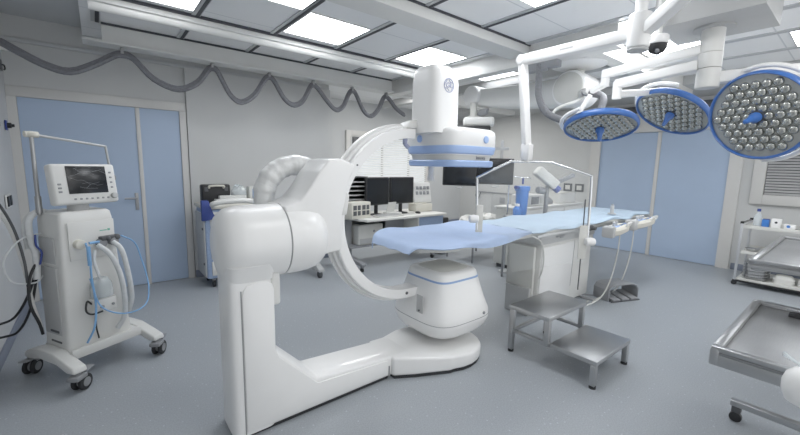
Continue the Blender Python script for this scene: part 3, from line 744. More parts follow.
# wall fittings at the far left
t = thing('wall_socket', 'black cable grip sticking out of the wall beside the left door frame', 'wall fitting', (-.645, 5.1, 1.8))
obj('plate', B().box(0, .012, -.035, .035, -.045, .045, .003), 'navy', t)
obj('plug', B().cyl((.012, 0, 0), (.04, 0, 0), .025).cyl((.04, 0, 0), (.06, 0, 0), .014), 'black', t)
t = thing('wall_socket', 'double black socket low on the left wall near the door frame', 'wall fitting', (-.645, 4.75, 1.12))
obj('plate', B().box(0, .01, -.11, .11, -.06, .06, .003), 'white2', t)
for s in (-1, 1): obj('outlet', B().box(.01, .02, s*.055-.04, s*.055+.04, -.045, .045, .004), 'black', t)
t = thing('wall_hook', 'dark hook high on the left wall above the door corner', 'wall fitting', (-.645, 5.2, 2.36))
obj('plate', B().box(0, .01, -.05, .05, -.05, .05, .003), 'dgrey', t)
obj('hook', B().tube([(.01, 0, 0), (.025, 0, 0), (.03, 0, -.03), (.022, 0, -.045)], .007), 'black', t)

# ------------------------------------------------------------------ festoon cable hung along the wall-side beam
F_ = [(-.58, 2.50), (-.51, 2.46), (-.32, 2.36), (-.138, 2.325), (.06, 2.43), (.2, 2.53), (.27, 2.555), (.36, 2.53), (.52, 2.36), (.74, 2.285), (.93, 2.38), (1.04, 2.53), (1.09, 2.563), (1.15, 2.53), (1.27, 2.3), (1.393, 2.226), (1.55, 2.33), (1.68, 2.53), (1.738, 2.567),
      (1.8, 2.53), (1.93, 2.33), (2.056, 2.266), (2.18, 2.34), (2.28, 2.52), (2.328, 2.557), (2.4, 2.52), (2.55, 2.36), (2.675, 2.27), (2.79, 2.34), (2.88, 2.52), (2.936, 2.562), (3.0, 2.53), (3.14, 2.3), (3.27, 2.244), (3.4, 2.36), (3.49, 2.53), (3.546, 2.556), (3.62, 2.52), (3.75, 2.4), (3.91, 2.32)]
fe = thing('festoon_cable', 'bundle of grey corrugated cable hanging in waves below the ceiling beam along the left wall', 'cable', (1.6, 4.8, 2.25))
for k in range(3):
    obj('cable_strand', B().tube([(x, 4.8+.02*math.sin(k*2.1), z-.014*k) for x, z in F_], .022, 8, 4), 'cable2', fe, True)
for x in (.27, 1.09, 1.738, 2.328, 2.936, 3.546):
    obj('trolley_clip', B().box(x-.012, x+.012, 4.77, 4.83, 2.53, 2.605, .003), 'steel2', fe, True)
obj('end_clip', B().box(-.62, -.47, 4.78, 4.82, 2.42, 2.445, .006), 'white2', fe, True)

# ------------------------------------------------------------------ equipment cart against the wall behind the drum
ec = thing('equipment_cart', 'grey-blue wheeled cart against the wall behind the scanner drum', 'cart', (1.3, 4.95, 0))
obj('cabinet', B().box(.92, 1.75, 4.72, 5.2, .12, .95, .02), 'blupanel', ec, True)
obj('side_panel', B().box(.905, .922, 4.74, 5.18, .14, .9, .005), 'lgrey', ec, True)
obj('top', B().box(.90, 1.77, 4.7, 5.22, .95, 1.0, .015), 'cream', ec, True)
obj('corner_bumper', B().prism([(.885, .82), (.885, 1.06), (.96, 1.06), (1.01, .9), (1.05, .84)], 4.69, 4.75, 'y', .01), 'navy', ec, True)
for i, z in enumerate((.16, .36, .56, .75)):
    dd = obj('drawer', B().box(.97, 1.72, 4.705, 4.722, z, z+.17, .006), 'offwhite', ec, True)
    obj('drawer_handle', B().box(1.25, 1.45, 4.69, 4.706, z+.11, z+.13, .004), 'grey', dd, True)
for x in (1.0, 1.66):
    for y in (4.8, 5.12):
        o = obj('castor', B().box(x-.02, x+.02, y-.02, y+.02, .07, .12, .004), 'grey', ec, True)
        obj('wheel', B().cyl((x-.014, y, .045), (x+.014, y, .045), .045, n=20, bev=.005), 'rubber', o, True)
obj('push_handle', B().tube([(1.0, 4.66, 1.0), (.98, 4.55, 1.03), (1.1, 4.5, 1.06), (1.3, 4.5, 1.06), (1.42, 4.53, 1.04)], .03, 12), 'white2', ec, True)
for i, (x, z) in enumerate(((.915, .72), (.915, .3))):
    obj('side_latch', B().cyl((.905, 4.78, z), (.895, 4.78, z), .015), 'dgrey', ec, True)
t = thing('carry_case', 'black plastic carry case with handle lying open on the cart behind the drum', 'case', (1.09, 4.93, 1.0))
obj('shell', B().box(-.16, .16, -.06, .06, .0, .23, .02, 3), 'black', t)
obj('handle', B().tube([(-.08, -.065, .19), (-.07, -.09, .215), (.07, -.09, .215), (.08, -.065, .19)], .012), 'cream', t)
for x in (-.11, .11): obj('latch', B().box(x-.02, x+.02, -.068, -.058, .15, .2, .003), 'dgrey', t)
tag(obj('paper_stack', B().box(1.06, 1.33, 4.74, 4.86, 1.0, 1.06, .004).box(1.1, 1.4, 4.75, 4.84, 1.061, 1.10, .004, mtx=None), 'paper'), 'stack of white packs lying in front of the black case on the cart', 'packs')
t = thing('monitor', 'small pale vital-signs monitor with blue screen on the cart behind the drum', 'monitor', (1.6, 4.92, 1.0))
obj('housing', B().box(-.13, .13, -.05, .08, .0, .2, .02, 3), 'offwhite', t)
obj('screen', B().box(-.09, .06, -.054, -.049, .05, .17, .002), 'blupanel', t)
obj('knob', B().cyl((.1, -.05, .05), (.1, -.065, .05), .014), 'grey', t)
t = thing('plastic_bag', 'clear crumpled plastic bag between the black case and the small monitor', 'bag', (1.36, 4.93, 1.0))
bg = B(); bg.sphere((0, 0, .11), .11, (.8, .6, 1), 18, 12)
rn = random.Random(2)
for v in bg.bm.verts: v.co += Vector((rn.uniform(-.015, .015), rn.uniform(-.012, .012), rn.uniform(-.015, .015)))
obj('bag', bg, 'clear', t)

# ------------------------------------------------------------------ workstation desk in the alcove
dk = thing('desk', 'grey workstation desk with open front and blue cupboard, behind the C-arm opening', 'desk', (3.5, 4.6, 0))
obj('desktop', B().prism([(2.83, 4.22), (4.38, 4.22), (4.38, 5.0), (2.66, 5.0), (2.66, 4.75)], .715, .75, 'z', .006), 'offwhite', dk, True)
obj('cupboard', B().box(3.83, 4.36, 4.28, 4.95, .36, .714, .006), 'blupanel', dk, True)
obj('cupboard_side', B().box(3.8, 3.83, 4.27, 4.96, .3, .714, .004), 'offwhite', dk, True)
for x, zt in ((2.8, .714), (4.2, .36)):
    o = obj('desk_leg', B().box(x-.05, x+.05, 4.65, 4.85, .1, zt, .01), 'grey', dk, True)
obj('desk_foot', B().prism([(4.32, .09), (4.32, .13), (4.6, .17), (4.95, .13), (4.95, .09)], 4.16, 4.24, 'x', .006), 'grey', dk, True)
obj('desk_foot', B().prism([(4.25, .09), (4.25, .13), (4.6, .17), (4.95, .13), (4.95, .09)], 2.76, 2.84, 'x', .006), 'grey', dk, True)
obj('lower_shelf', B().box(2.74, 4.3, 4.5, 4.98, .30, .325, .004), 'grey', dk, True)
obj('back_panel', B().box(2.86, 3.79, 4.97, 4.99, .33, .714), 'dgrey', dk, True)
obj('mid_panel', B().box(3.42, 3.79, 4.6, 4.62, .33, .714), 'grey', dk, True)
for x, y in ((2.8, 4.3), (2.8, 4.9), (4.2, 4.35), (4.2, 4.9)):
    o = obj('castor', B().box(x-.02, x+.02, y-.025, y+.025, .06, .1, .004), 'grey', dk, True)
    obj('wheel', B().cyl((x-.016, y, .03), (x+.016, y, .03), .03, n=18, bev=.004), 'rubber', o, True)
t = thing('mobile_stand', 'grey wheeled stand half hidden behind the scanner carriage, two castors showing', 'stand', (2.2, 4.5, 0))
obj('column', B().box(-.05, .05, .05, .15, .12, .9, .01), 'lgrey', t)
obj('foot_bar', B().prism([(-.16, .09), (-.16, .12), (.0, .19), (.1, .19), (.45, .12), (.45, .09)], -.04, .04, 'x', .006), 'lgrey', t)
obj('tray', B().box(-.2, .2, -.1, .3, .9, .93, .01), 'offwhite', t)
for y in (-.1, .4):
    o = obj('castor', B().box(-.02, .02, y-.03, y+.03, .07, .1, .004), 'grey', t)
    obj('wheel', B().cyl((-.022, y, .045), (.022, y, .045), .045, n=20, bev=.005), 'dgrey', o)
# things on and under the desk
def desk_monitor(x, y, w, h, label, rz):
    t = thing('computer_monitor', label, 'monitor', (x, y, .75), rz, 'dark monitors on the desk')
    obj('stand', B().lathe([(0, 0), (.11, 0), (.11, .012), (.03, .025), (.025, .03), (0, .03)], (0, 0, 0), n=28).box(-.03, .03, .0, .03, .02, .3, .008), 'black', t)
    obj('housing', B().box(-w/2, w/2, -.03, .02, .15, .15+h, .012), 'black', t)
    obj('screen', B().box(-w/2+.02, w/2-.02, -.034, -.029, .175, .13+h), 'screen', t)
desk_monitor(3.25, 4.6, .46, .42, 'left of the two dark monitors side by side on the desk', math.radians(6))
desk_monitor(3.74, 4.62, .46, .42, 'right of the two dark monitors side by side on the desk', math.radians(-2))
t = thing('control_box', 'cream control box with grey square windows at the left end of the desk', 'control box', (2.82, 4.47, .75), math.radians(8))
obj('case', B().box(-.17, .17, -.1, .1, 0, .23, .008), 'cream', t)
for i, x in enumerate((-.085, .075)):
    w = obj('window', B().box(x-.065, x+.065, -.106, -.099, .05, .19, .002), 'dgrey', t)
    obj('window_bar', B().box(x-.006, x+.006, -.109, -.105, .05, .19).box(x-.065, x+.065, -.109, -.105, .113, .125), 'cream', w)
t = thing('document_rack', 'black rack of stacked trays behind the cream control box', 'rack', (2.95, 4.84, .75))
obj('side_frame', B().box(-.2, -.18, -.12, .12, 0, .56, .002).box(.18, .2, -.12, .12, 0, .56, .002).box(-.2, .2, .1, .12, 0, .56), 'black', t)
for k in range(8): obj('tray', B().box(-.18, .18, -.13, .1, .03+.065*k, .045+.065*k, .002), 'lgrey', t)
obj('top_tray', B().box(-.21, .21, -.13, .12, .56, .575, .002), 'dgrey', t)
t = thing('keyboard', 'pale keyboard lying at the front edge of the desk', 'keyboard', (3.3, 4.36, .75), .06)
obj('base', B().prism([(-.08, 0), (-.08, .015), (.08, .028), (.08, 0)], -.24, .24, 'x', .003), 'offwhite', t)
kb = B()
for r_ in range(4):
    for c_ in range(14): kb.box(-.22+c_*.031, -.195+c_*.031, -.065+r_*.034, -.04+r_*.034, .018+r_*.003, .026+r_*.003, .002)
obj('keys', kb, 'lgrey', t)
t = thing('mouse', 'black computer mouse near the right end of the desk', 'mouse', (3.93, 4.42, .75))
obj('shell', B().sphere((0, 0, .012), .05, (.7, 1.1, .45)), 'black', t)
t = thing('intercom_console', 'white desk console with a grid of grey round keys right of the dark monitors', 'console', (4.19, 4.66, .75), math.radians(-6))
obj('base', B().box(-.17, .17, -.12, .12, 0, .13, .02), 'cream', t)
obj('panel', B().obox((0, -.02, .31), (.36, .06, .34), (math.radians(-12), 0, 0), .02), 'white2', t)
kk = B()
for i in range(4):
    for j in range(3): kk.obox((-.11+.073*i, -.056-.01*(j-1)*0, .22+.085*j), (.05, .012, .055), (math.radians(-12), 0, 0), .004)
obj('keys', kk, 'grey', t)
t = thing('paper_tray', 'pile of white papers between the two monitor stands on the desk', 'papers', (3.5, 4.53, .75), .1)
obj('sheets', B().box(-.115, .115, -.09, .09, 0, .035, .003), 'paper', t)
obj('tilted_sheet', B().obox((.0, .03, .11), (.18, .01, .16), (.3, 0, .1)), 'paper', t)
t = thing('printer', 'light grey laser printer on the shelf under the desk', 'printer', (3.1, 4.72, .325))
obj('case', B().box(-.22, .22, -.2, .2, 0, .3, .02, 3), 'offwhite', t)
obj('paper_drawer', B().box(-.2, .2, -.208, -.199, .02, .1, .004), 'lgrey', t)
obj('output_slot', B().box(-.16, .16, -.15, .05, .299, .304), 'dgrey', t)
obj('badge', B().cyl((.05, -.199, .2), (.05, -.205, .2), .018), 'grey', t)
# ------------------------------------------------------------------ clear shield on a ceiling arm
sh = thing('radiation_shield', 'clear acrylic shield with bent chrome frame hanging on a white ceiling arm', 'shield', (2.69, 1.73, .6))
frame_pts = [(2.34, 1.915, 1.0), (2.355, 1.94, 1.25), (2.37, 1.96, 1.40), (2.385, 1.95, 1.425), (2.58, 1.81, 1.545), (2.6, 1.80, 1.55), (2.84, 1.61, 1.55), (2.86, 1.595, 1.545), (3.07, 1.405, 1.455), (3.088, 1.39, 1.43), (3.08, 1.38, 1.3), (3.035, 1.355, .96)]
obj('frame_tube', B().tube(frame_pts, .0105, 12, 3), 'chrome', sh, True)
nrm_ = Vector((.62, .77, -.05)).normalized()*.004
pane = [(2.365, 1.955, 1.41), (2.6, 1.80, 1.54), (2.84, 1.61, 1.54), (3.085, 1.39, 1.43), (3.03, 1.36, .76), (2.56, 1.715, .66), (2.53, 1.75, .955), (2.34, 1.915, .985)]
b = B()
va = [b.bm.verts.new(Vector(p)-nrm_) for p in pane]; vb = [b.bm.verts.new(Vector(p)+nrm_) for p in pane]
b.bm.faces.new(va); b.bm.faces.new(vb[::-1])
for i in range(len(pane)): b.bm.faces.new((va[i], vb[i], vb[(i+1) % len(pane)], va[(i+1) % len(pane)]))
obj('pane', b, 'acrylic', sh, True, flat=True)
def plate(c, w, h_):
    m = Matrix.Translation(c) @ Matrix.Rotation(math.atan2(-.625, .78), 4, 'Z')
    return B().box(-w/2, w/2, -.014, -.004, -h_/2, h_/2, .003, mtx=m).cyl(m @ Vector((0, -.016, h_*.42)), m @ Vector((0, -.012, h_*.42)), .006).cyl(m @ Vector((0, -.016, -h_*.42)), m @ Vector((0, -.012, -h_*.42)), .006), m
for c, w, h_, kz, kx in (((2.36, 1.915, 1.09), .055, .22, .0, -.045), ((2.985, 1.372, .92), .062, .27, .01, .05)):
    bb, m = plate(c, w, h_)
    o = obj('clamp_plate', bb, 'offwhite', sh, True)
    kc = m @ Vector((kx, -.03, kz))
    obj('clamp_knob', B().cyl(kc - (m.to_3x3() @ Vector((.04, 0, 0))), kc + (m.to_3x3() @ Vector((.035, 0, 0))), .032, n=20, bev=.012), 'white', o, True)
obj('edge_strip', B().tube([(3.03, 1.395, 1.26), (2.985, 1.372, .8), (2.935, 1.35, .54)], .005, 8, 2), 'dgrey', sh, True)
obj('spring_arm', B().prism([(-.04, -.045), (.04, -.045), (.04, .045), (-.04, .045)], 0, .70, 'z', .012) if False else
    B().box(-.03, .03, -.03, .03, 0, .70, .01, 2, Matrix.Translation((2.69, 1.74, 1.66)) @ Vector((.04, .11, .70)).to_track_quat('Z', 'Y').to_matrix().to_4x4()), 'white', sh, True)
obj('wrist_joint', B().box(2.655, 2.725, 1.695, 1.775, 1.56, 1.69, .012).cyl((2.69, 1.735, 1.545), (2.69, 1.735, 1.57), .025), 'white', sh, True)
obj('elbow', B().cyl((2.685, 1.85, 2.355), (2.77, 1.85, 2.355), .04, n=28, bev=.01), 'white', sh, True)
obj('arm', B().box(2.688, 2.765, .98, 1.86, 2.32, 2.395, .012), 'white', sh, True)
obj('arm_print', B().box(2.6865, 2.6885, 1.42, 1.52, 2.353, 2.368, .0005), 'lgrey', sh, True)
obj('hub', B().cyl((2.69, 1.0, 2.255), (2.69, 1.0, 2.46), .064, n=36, bev=.012).cyl((2.69, 1.0, 2.46), (2.69, 1.0, 2.79), .035, n=28), 'white', sh, True)
obj('hub_cap', B().cyl((2.69, 1.0, 2.235), (2.69, 1.0, 2.255), .06, n=36, bev=.01), 'lgrey', sh, True)
obj('rear_arm', B().box(-.036, .036, -.036, .036, 0, 1.0, .012, 2, Matrix.Translation((2.69, .97, 2.35)) @ Vector((-.47, -.72, .28)).to_track_quat('Z', 'Y').to_matrix().to_4x4()), 'white', sh, True)

CAM_AT = (3.11, 1.03, 2.37)
# ------------------------------------------------------------------ surgical light: post, three arms, three heads
sl = thing('surgical_light', 'three-headed white surgical light with blue-rimmed lamp heads on one ceiling post', 'surgical light', (3.45, .8, 2.1))
PX_, PY_ = 3.44, .80
obj('post', B().cyl((PX_, PY_, 2.33), (PX_, PY_, 2.5), .068, n=40).cyl((PX_, PY_, 2.225), (PX_, PY_, 2.327), .07, n=40).cyl((PX_, PY_, 2.09), (PX_, PY_, 2.222), .07, n=40, bev=.006), 'white2', sl, True)
obj('ceiling_plate', B().cyl((PX_, PY_, 2.485), (PX_, PY_, 2.4995), .12, n=40), 'lgrey', sl, True)
def arm(nm, p, q, w, h_):
    p, q = Vector(p), Vector(q); d = q-p; L = d.length
    m = Matrix.Translation(p) @ d.to_track_quat('X', 'Z').to_matrix().to_4x4()
    return obj(nm, B().box(0, L, -w/2, w/2, -h_/2, h_/2, .012, 3, m), 'white', sl, True)
arm('upper_arm', (PX_-.02, PY_+.05, 2.36), (3.42, 1.52, 2.30), .07, .07)
obj('joint', B().cyl((3.425, 1.5, 2.2), (3.425, 1.5, 2.32), .033, n=24, bev=.005), 'white', sl, True)
arm('upper_arm', (PX_-.02, PY_+.06, 2.255), (3.40, 1.40, 2.2), .07, .07)
obj('joint', B().cyl((3.40, 1.385, 2.08), (3.40, 1.385, 2.22), .035, n=24, bev=.005), 'white', sl, True)
arm('upper_arm', (PX_+.03, PY_-.05, 2.16), (3.72, -.05, 2.165), .075, .08)
obj('joint', B().cyl((3.71, -.02, 2.05), (3.71, -.02, 2.18), .035, n=24, bev=.005), 'white', sl, True)
arm('spring_arm', (3.40, 1.385, 2.12), (3.98, 1.24, 2.2), .055, .055)
obj('joint', B().cyl((3.99, 1.23, 2.08), (3.99, 1.23, 2.21), .03, n=20, bev=.005), 'white', sl, True)
arm('spring_arm', (3.425, 1.5, 2.22), (3.44, 1.62, 2.18), .05, .05)
arm('spring_arm', (3.71, -.02, 2.09), (3.66, .27, 2.06), .06, .07)
def lamp_head(c, n_, rad, hook, idx, hx):
    c = Vector(c); n_ = Vector(n_).normalized(); q = n_.to_track_quat('Z', 'Y')
    m = Matrix.Translation(c) @ q.to_matrix().to_4x4()
    s = rad/.3
    def lp(prof, nseg=56):
        b = B(); b.lathe([(r*s, h*s) for r, h in prof], (0, 0, 0), (0, 0, 1), nseg); b.bm.transform(m); return b
    hd = obj('lamp_head', lp([(0, -.085), (.10, -.082), (.18, -.07), (.25, -.05), (.287, -.03), (.291, -.012), (.28, -.002), (0, -.002)]), 'white', sl, True)
    obj('rim', lp([(.284, .003), (.284, .02), (.29, .026), (.3, .02), (.305, .005), (.303, -.018), (.294, -.03), (.288, -.02), (.285, -.004), (.284, .003)]), 'dblue', hd, True, angle=60)
    obj('reflector', lp([(0, 0), (.285, 0), (.285, .006), (0, .006)]), 'reflector', hd, True)
    pts = []; a = .0615
    for i in range(-6, 7):
        for j in range(-6, 7):
            x = a*(i+.5*j); y = a*.866*j
            if .055 < math.hypot(x, y) < .258: pts.append((x*s, y*s))
    lens = None
    def dome(x, y):
        b = B(); b.lathe([(.0295*s, .005), (.0295*s, .01), (.026*s, .018), (.018*s, .025), (.008*s, .028), (0, .0285)], (x, y, 0), (0, 0, 1), 14); return b
    if idx < 2:
        for x, y in pts:
            b = dome(x, y); b.bm.transform(m); obj('lens', b, 'led', hd, True)
    else:
        b = B()
        for x, y in pts: b.lathe([(.0295*s, .005), (.0295*s, .01), (.026*s, .018), (.018*s, .025), (.008*s, .028), (0, .0285)], (x, y, 0), (0, 0, 1), 12)
        b.bm.transform(m); o = obj('lens_array', b, 'led', hd, True); o['kind'] = 'stuff'
    obj('centre_cup', lp([(.05, .006), (.05, .012), (.044, .022), (.03, .024), (0, .024)], 32), 'slot', hd, True)
    obj('handle', lp([(0, .02), (.034, .02), (.036, .05), (.026, .065), (.02, .09), (.016, .13), (.012, .142), (0, .145)], 28), 'dblue', hd, True)
    # curved yoke behind the head
    yk = B()
    ang = math.atan2(hx[1], hx[0])
    arc_ = []
    for k in range(13):
        t = ang-PI*.55+PI*1.1*k/12
        arc_.append(m @ Vector((.325*s*math.cos(t), .325*s*math.sin(t), -.045*s)))
    yk.tube(arc_, .016, 10, 3)
    mid = arc_[6]
    yk.tube([mid, (mid+Vector(hook))/2+Vector((0, 0, .03)), Vector(hook)], .02, 10, 4)
    obj('yoke', yk, 'white', hd, True)
def local_dir(n_, w):
    q = Vector(n_).normalized().to_track_quat('Z', 'Y'); v = q.inverted() @ Vector(w); return (v.x, v.y)
N1, N2, N3 = (-.28, -.169, -.945), (-.516, .235, -.824), (-.886, .329, -.326)
lamp_head((3.49, .51, 1.875), N3, .295, (3.66, .27, 2.06), 0, local_dir(N3, (.1, -1, .25)))
lamp_head((3.98, 1.15, 2.01), N2, .295, (3.99, 1.23, 2.1), 1, local_dir(N2, (.1, .9, .4)))
lamp_head((3.385, 1.49, 1.865), N1, .285, (3.44, 1.62, 2.15), 2, local_dir(N1, (.3, .9, .2)))

t = thing('security_camera', 'small dark dome camera under the ceiling between the shield hub and the lamp post', 'camera', CAM_AT)
obj('stem', B().cyl((0, 0, .06), (0, 0, 2.7995-CAM_AT[2]), .02, n=24), 'white2', t)
obj('housing', B().cyl((0, 0, .0), (0, 0, .06), .065, n=32, bev=.012), 'white', t)
obj('dome', B().lathe([(.06, 0), (.058, -.025), (.043, -.05), (.02, -.062), (0, -.066)], (0, 0, 0), n=32), 'black', t)
obj('lens', B().sphere((-.028, -.01, -.04), .02), 'grey', t)

# ------------------------------------------------------------------ monitor boom
mb = thing('monitor_boom', 'massive white ceiling boom with round drum joint, reaching over to the hanging screens', 'boom', (4.3, 2.5, 2.2))
BX = 4.32
obj('ceiling_disc', B().lathe([(0, 2.6), (.2, 2.6), (.28, 2.615), (.29, 2.64), (.29, 2.68), (.24, 2.69), (0, 2.69)], (4.17, 2.12, 0), n=44), 'white', mb, True)
obj('ceiling_stem', B().cyl((4.17, 2.12, 2.68), (4.17, 2.12, 2.8), .09, n=28), 'white2', mb, True)
obj('stem', B().cyl((BX, 2.2, 2.5), (4.26, 2.14, 2.61), .05, n=20), 'white2', mb, True)
obj('drum_joint', B().cyl((4.13, 2.2, 2.385), (4.5, 2.2, 2.385), .195, n=48, bev=.02), 'white', mb, True)
obj('drum_face', B().cyl((4.12, 2.2, 2.385), (4.135, 2.2, 2.385), .17, n=48, bev=.006), 'offwhite', mb, True)
b = B()
rings = []
for y, z, hx_, hz in ((2.2, 2.38, .12, .175), (2.5, 2.385, .12, .165), (3.0, 2.415, .115, .15), (3.4, 2.45, .11, .135), (3.65, 2.48, .10, .12), (3.75, 2.48, .08, .1)):
    ring = []
    for i in range(32):
        tt = 2*PI*i/32; c_, d_ = math.cos(tt), math.sin(tt)
        ring.append(b.bm.verts.new((BX+.03+hx_*math.copysign(abs(c_)**.5, c_), y, z+hz*math.copysign(abs(d_)**.5, d_))))
    rings.append(ring)
b._skin(rings, 32); b.bm.faces.new(rings[0][::-1]); b.bm.faces.new(rings[-1])
obj('arm', b, 'white2', mb, True)
obj('end_joint', B().cyl((4.18, 3.66, 2.5), (4.42, 3.66, 2.5), .135, n=40, bev=.02), 'white', mb, True)
obj('neck', B().cyl((4.22, 3.62, 2.2), (4.22, 3.62, 2.4), .05, n=24, bev=.006).cyl((4.22, 3.62, 2.19), (4.22, 3.62, 2.22), .075, n=24), 'offwhite', mb, True)
obj('neck_grip', B().prism([(3.4, 2.31), (3.52, 2.3), (3.58, 2.24), (3.5, 2.2), (3.42, 2.23)], 4.24, 4.3, 'x', .008), 'grey', mb, True)
(obj('monitor_bar', B().box(-.21, .21, -.07, .07, -.01, .12, .04, 3, Matrix.Translation((4.14, 3.45, 2.06)) @ Matrix.Rotation(math.atan2(-.72, .58), 4, 'Z')).cyl((4.2, 3.56, 2.14), (4.22, 3.62, 2.19), .045), 'white2', mb, True))
# hanging screens: upright bank facing the table
rz = math.atan2(-.72, .58)
bk = thing('screen_bank', 'bank of dark flat screens hanging behind the scanner detector', 'screens', (4.02, 3.33, 1.24), rz)
obj('back_frame', B().box(-.03, .03, .08, .11, -.0, .82, .004).box(-.46, .46, .06, .09, .1, .14, .004).box(-.46, .46, .06, .09, .34, .38, .004).box(.29, .33, .06, .1, .3, .62, .004).box(.0, .4, .055, .08, .49, .53, .004), 'lgrey', bk)
for x, z in ((-.235, .0), (.24, .03), (-.09, .46)):
    o = obj('screen', B().box(x-.235, x+.235, .0, .055, z, z+.35, .012), 'black', bk)
    obj('display', B().box(x-.215, x+.215, -.004, .001, z+.02, z+.33, .001), 'screen', o)
    if z < .1: obj('pull_grip', B().tube([(x-.05, .03, z), (x-.04, .0, z-.03), (x+.04, .0, z-.03), (x+.05, .03, z)], .008), 'lgrey', o)
# cable loom looping below the boom drum
lo = thing('cable_loom', 'grey corrugated cable loom looping down beside the boom drum', 'cable', (3.9, 2.2, 2.0))
obj('loop', B().tube([(3.70, 2.30, 2.58), (3.70, 2.30, 2.45), (3.71, 2.29, 2.25), (3.73, 2.2, 2.08), (3.77, 2.0, 1.98), (3.83, 1.84, 1.955), (3.87, 1.74, 1.99), (3.92, 1.73, 2.1), (3.96, 1.75, 2.22), (4.06, 1.98, 2.3)], .035, 12, 8), 'cable', lo, True)
obj('thin_loop', B().tube([(4.08, 2.0, 2.26), (3.96, 2.02, 2.2), (3.84, 2.12, 2.14), (3.78, 2.16, 2.06), (3.80, 2.05, 1.95), (3.86, 1.85, 1.94)], .016, 10, 8), 'white2', lo, True)
obj('gland', B().cyl((4.0, 1.9, 2.3), (4.14, 2.05, 2.31), .04, n=20, bev=.006), 'white2', lo, True)
tag(obj('cable_box', B().box(3.68, 3.78, 2.1, 2.5, 2.53, 2.599, .006).cyl((3.7, 2.2, 2.52), (3.7, 2.45, 2.52), .02), 'grey'), 'grey junction box under the cross rail where the cable loom starts', 'junction box')

# ------------------------------------------------------------------ things behind the table
t = thing('supply_cart', 'off-white low cabinet behind the table under the injector', 'cabinet', (5.58, 3.25, 0))
obj('cabinet', B().box(-.95, .95, -.2, .2, .06, .9, .015), 'offwhite', t)
obj('top', B().box(-.97, .97, -.22, .22, .9, .93, .008), 'white2', t)
for x in (-.62, 0, .62): obj('door', B().box(x-.3, x+.3, -.212, -.2, .1, .88, .006), 'white2', t)
obj('plinth', B().box(-.9, .9, -.17, .17, 0, .06), 'dgrey', t)
t = thing('device_box', 'boxy white device with grey display standing on the cabinet behind the table', 'device', (5.15, 3.22, .93))
obj('case', B().box(-.28, .22, -.12, .14, 0, .17, .02, 3), 'white2', t)
obj('display', B().box(-.14, .06, -.126, -.119, .03, .14, .003), 'grey', t)
obj('display', B().box(.1, .19, -.126, -.119, .04, .13, .003), 'offwhite', t)
t = thing('folder_block', 'grey angular device right of the boxy white device behind the table', 'device', (5.63, 3.25, .93))
obj('case', B().prism([(-.1, 0), (-.1, .06), (.02, .14), (.12, .14), (.12, 0)], -.1, .1, 'x', .01), 'grey', t)
t = thing('side_panel_box', 'wide pale box at the right end of the cabinet behind the table', 'box', (6.16, 3.25, .93))
obj('body', B().box(-.25, .25, -.12, .12, 0, .16, .008), 'white2', t)
obj('lid', B().box(-.26, .26, -.13, .13, .16, .175, .004), 'offwhite', t)
# blue canister on its holder
t = thing('drip_stand', 'slim chrome stand with hooks rising behind the blue canister', 'stand', (4.48, 3.14, 0))
obj('base', B().lathe([(0, 0), (.075, 0), (.075, .02), (.03, .05), (0, .05)], n=28), 'lgrey', t)
obj('pole', B().cyl((0, 0, .05), (0, 0, 1.38), .012, n=14), 'chrome', t)
obj('hook_bar', B().tube([(-.14, .05, 1.36), (-.1, .03, 1.385), (0, 0, 1.385), (.22, -.1, 1.36), (.28, -.13, 1.37), (.31, -.14, 1.345)], .009), 'chrome', t)
t = thing('canister', 'tall bright blue canister with darker screw lid standing behind the table edge', 'canister', (4.5, 2.93, .86))
obj('body', B().lathe([(0, 0), (.07, 0), (.074, .02), (.086, .3), (.084, .33), (0, .33)], n=36), 'bottle', t)
obj('lid', B().lathe([(0, .33), (.098, .33), (.1, .34), (.1, .385), (.095, .395), (.0, .4)], n=36), 'bottle', t)
obj('lid_grip', B().box(-.16, -.11, -.02, .02, .36, .4, .006).cyl((-.165, 0, .38), (-.15, 0, .38), .025), 'navy', t)
obj('spout', B().cyl((0, 0, .42), (0, 0, .5), .014), 'navy', t)
t = thing('spray_bottle', 'small blue bottle with white cap at the foot of the tall blue canister', 'bottle', (4.36, 2.9, .86))
obj('body', B().lathe([(0, 0), (.05, 0), (.055, .02), (.055, .09), (.03, .13), (0, .13)], n=24), 'bottle', t)
obj('cap', B().lathe([(0, .13), (.03, .13), (.03, .16), (0, .165)], n=20), 'white', t)
t = thing('side_stand', 'narrow steel shelf stand carrying the blue canister behind the table', 'stand', (4.45, 2.92, 0))
obj('shelf', B().box(-.2, .2, -.12, .12, .835, .86, .006), 'steel2', t)
for x in (-.18, .18):
    for y in (-.1, .1): obj('leg', B().box(x-.012, x+.012, y-.012, y+.012, 0, .835, .002), 'steel2', t)
# contrast injector on a tilted head
inj = thing('contrast_injector', 'tilted white injector head with dark display on a column behind the table', 'injector', (5.0, 2.86, 0))
obj('base', B().box(-.25, .25, -.2, .15, .04, .1, .02), 'lgrey', inj)
obj('column', B().cyl((0, 0, .1), (0, 0, 1.25), .03, n=20), 'steel2', inj)
mi = Matrix.Translation((-.06, -.02, 1.36)) @ Matrix.Rotation(-.66, 4, 'Z') @ Matrix.Rotation(math.radians(38), 4, 'Y')
hd = obj('head', B().box(-.19, .17, -.08, .08, -.07, .07, .025, 3, mi), 'offwhite', inj)
obj('display', B().box(.03, .12, -.05, .05, .068, .074, .004, mtx=mi), 'dgrey', hd)
obj('display', B().box(-.08, -.05, -.06, .04, .068, .074, .004, mtx=mi), 'slot', hd)
obj('ram', B().cyl(mi @ Vector((.16, 0, -.02)), mi @ Vector((.25, 0, -.02)), .05, n=24, bev=.01), 'lilac', inj)
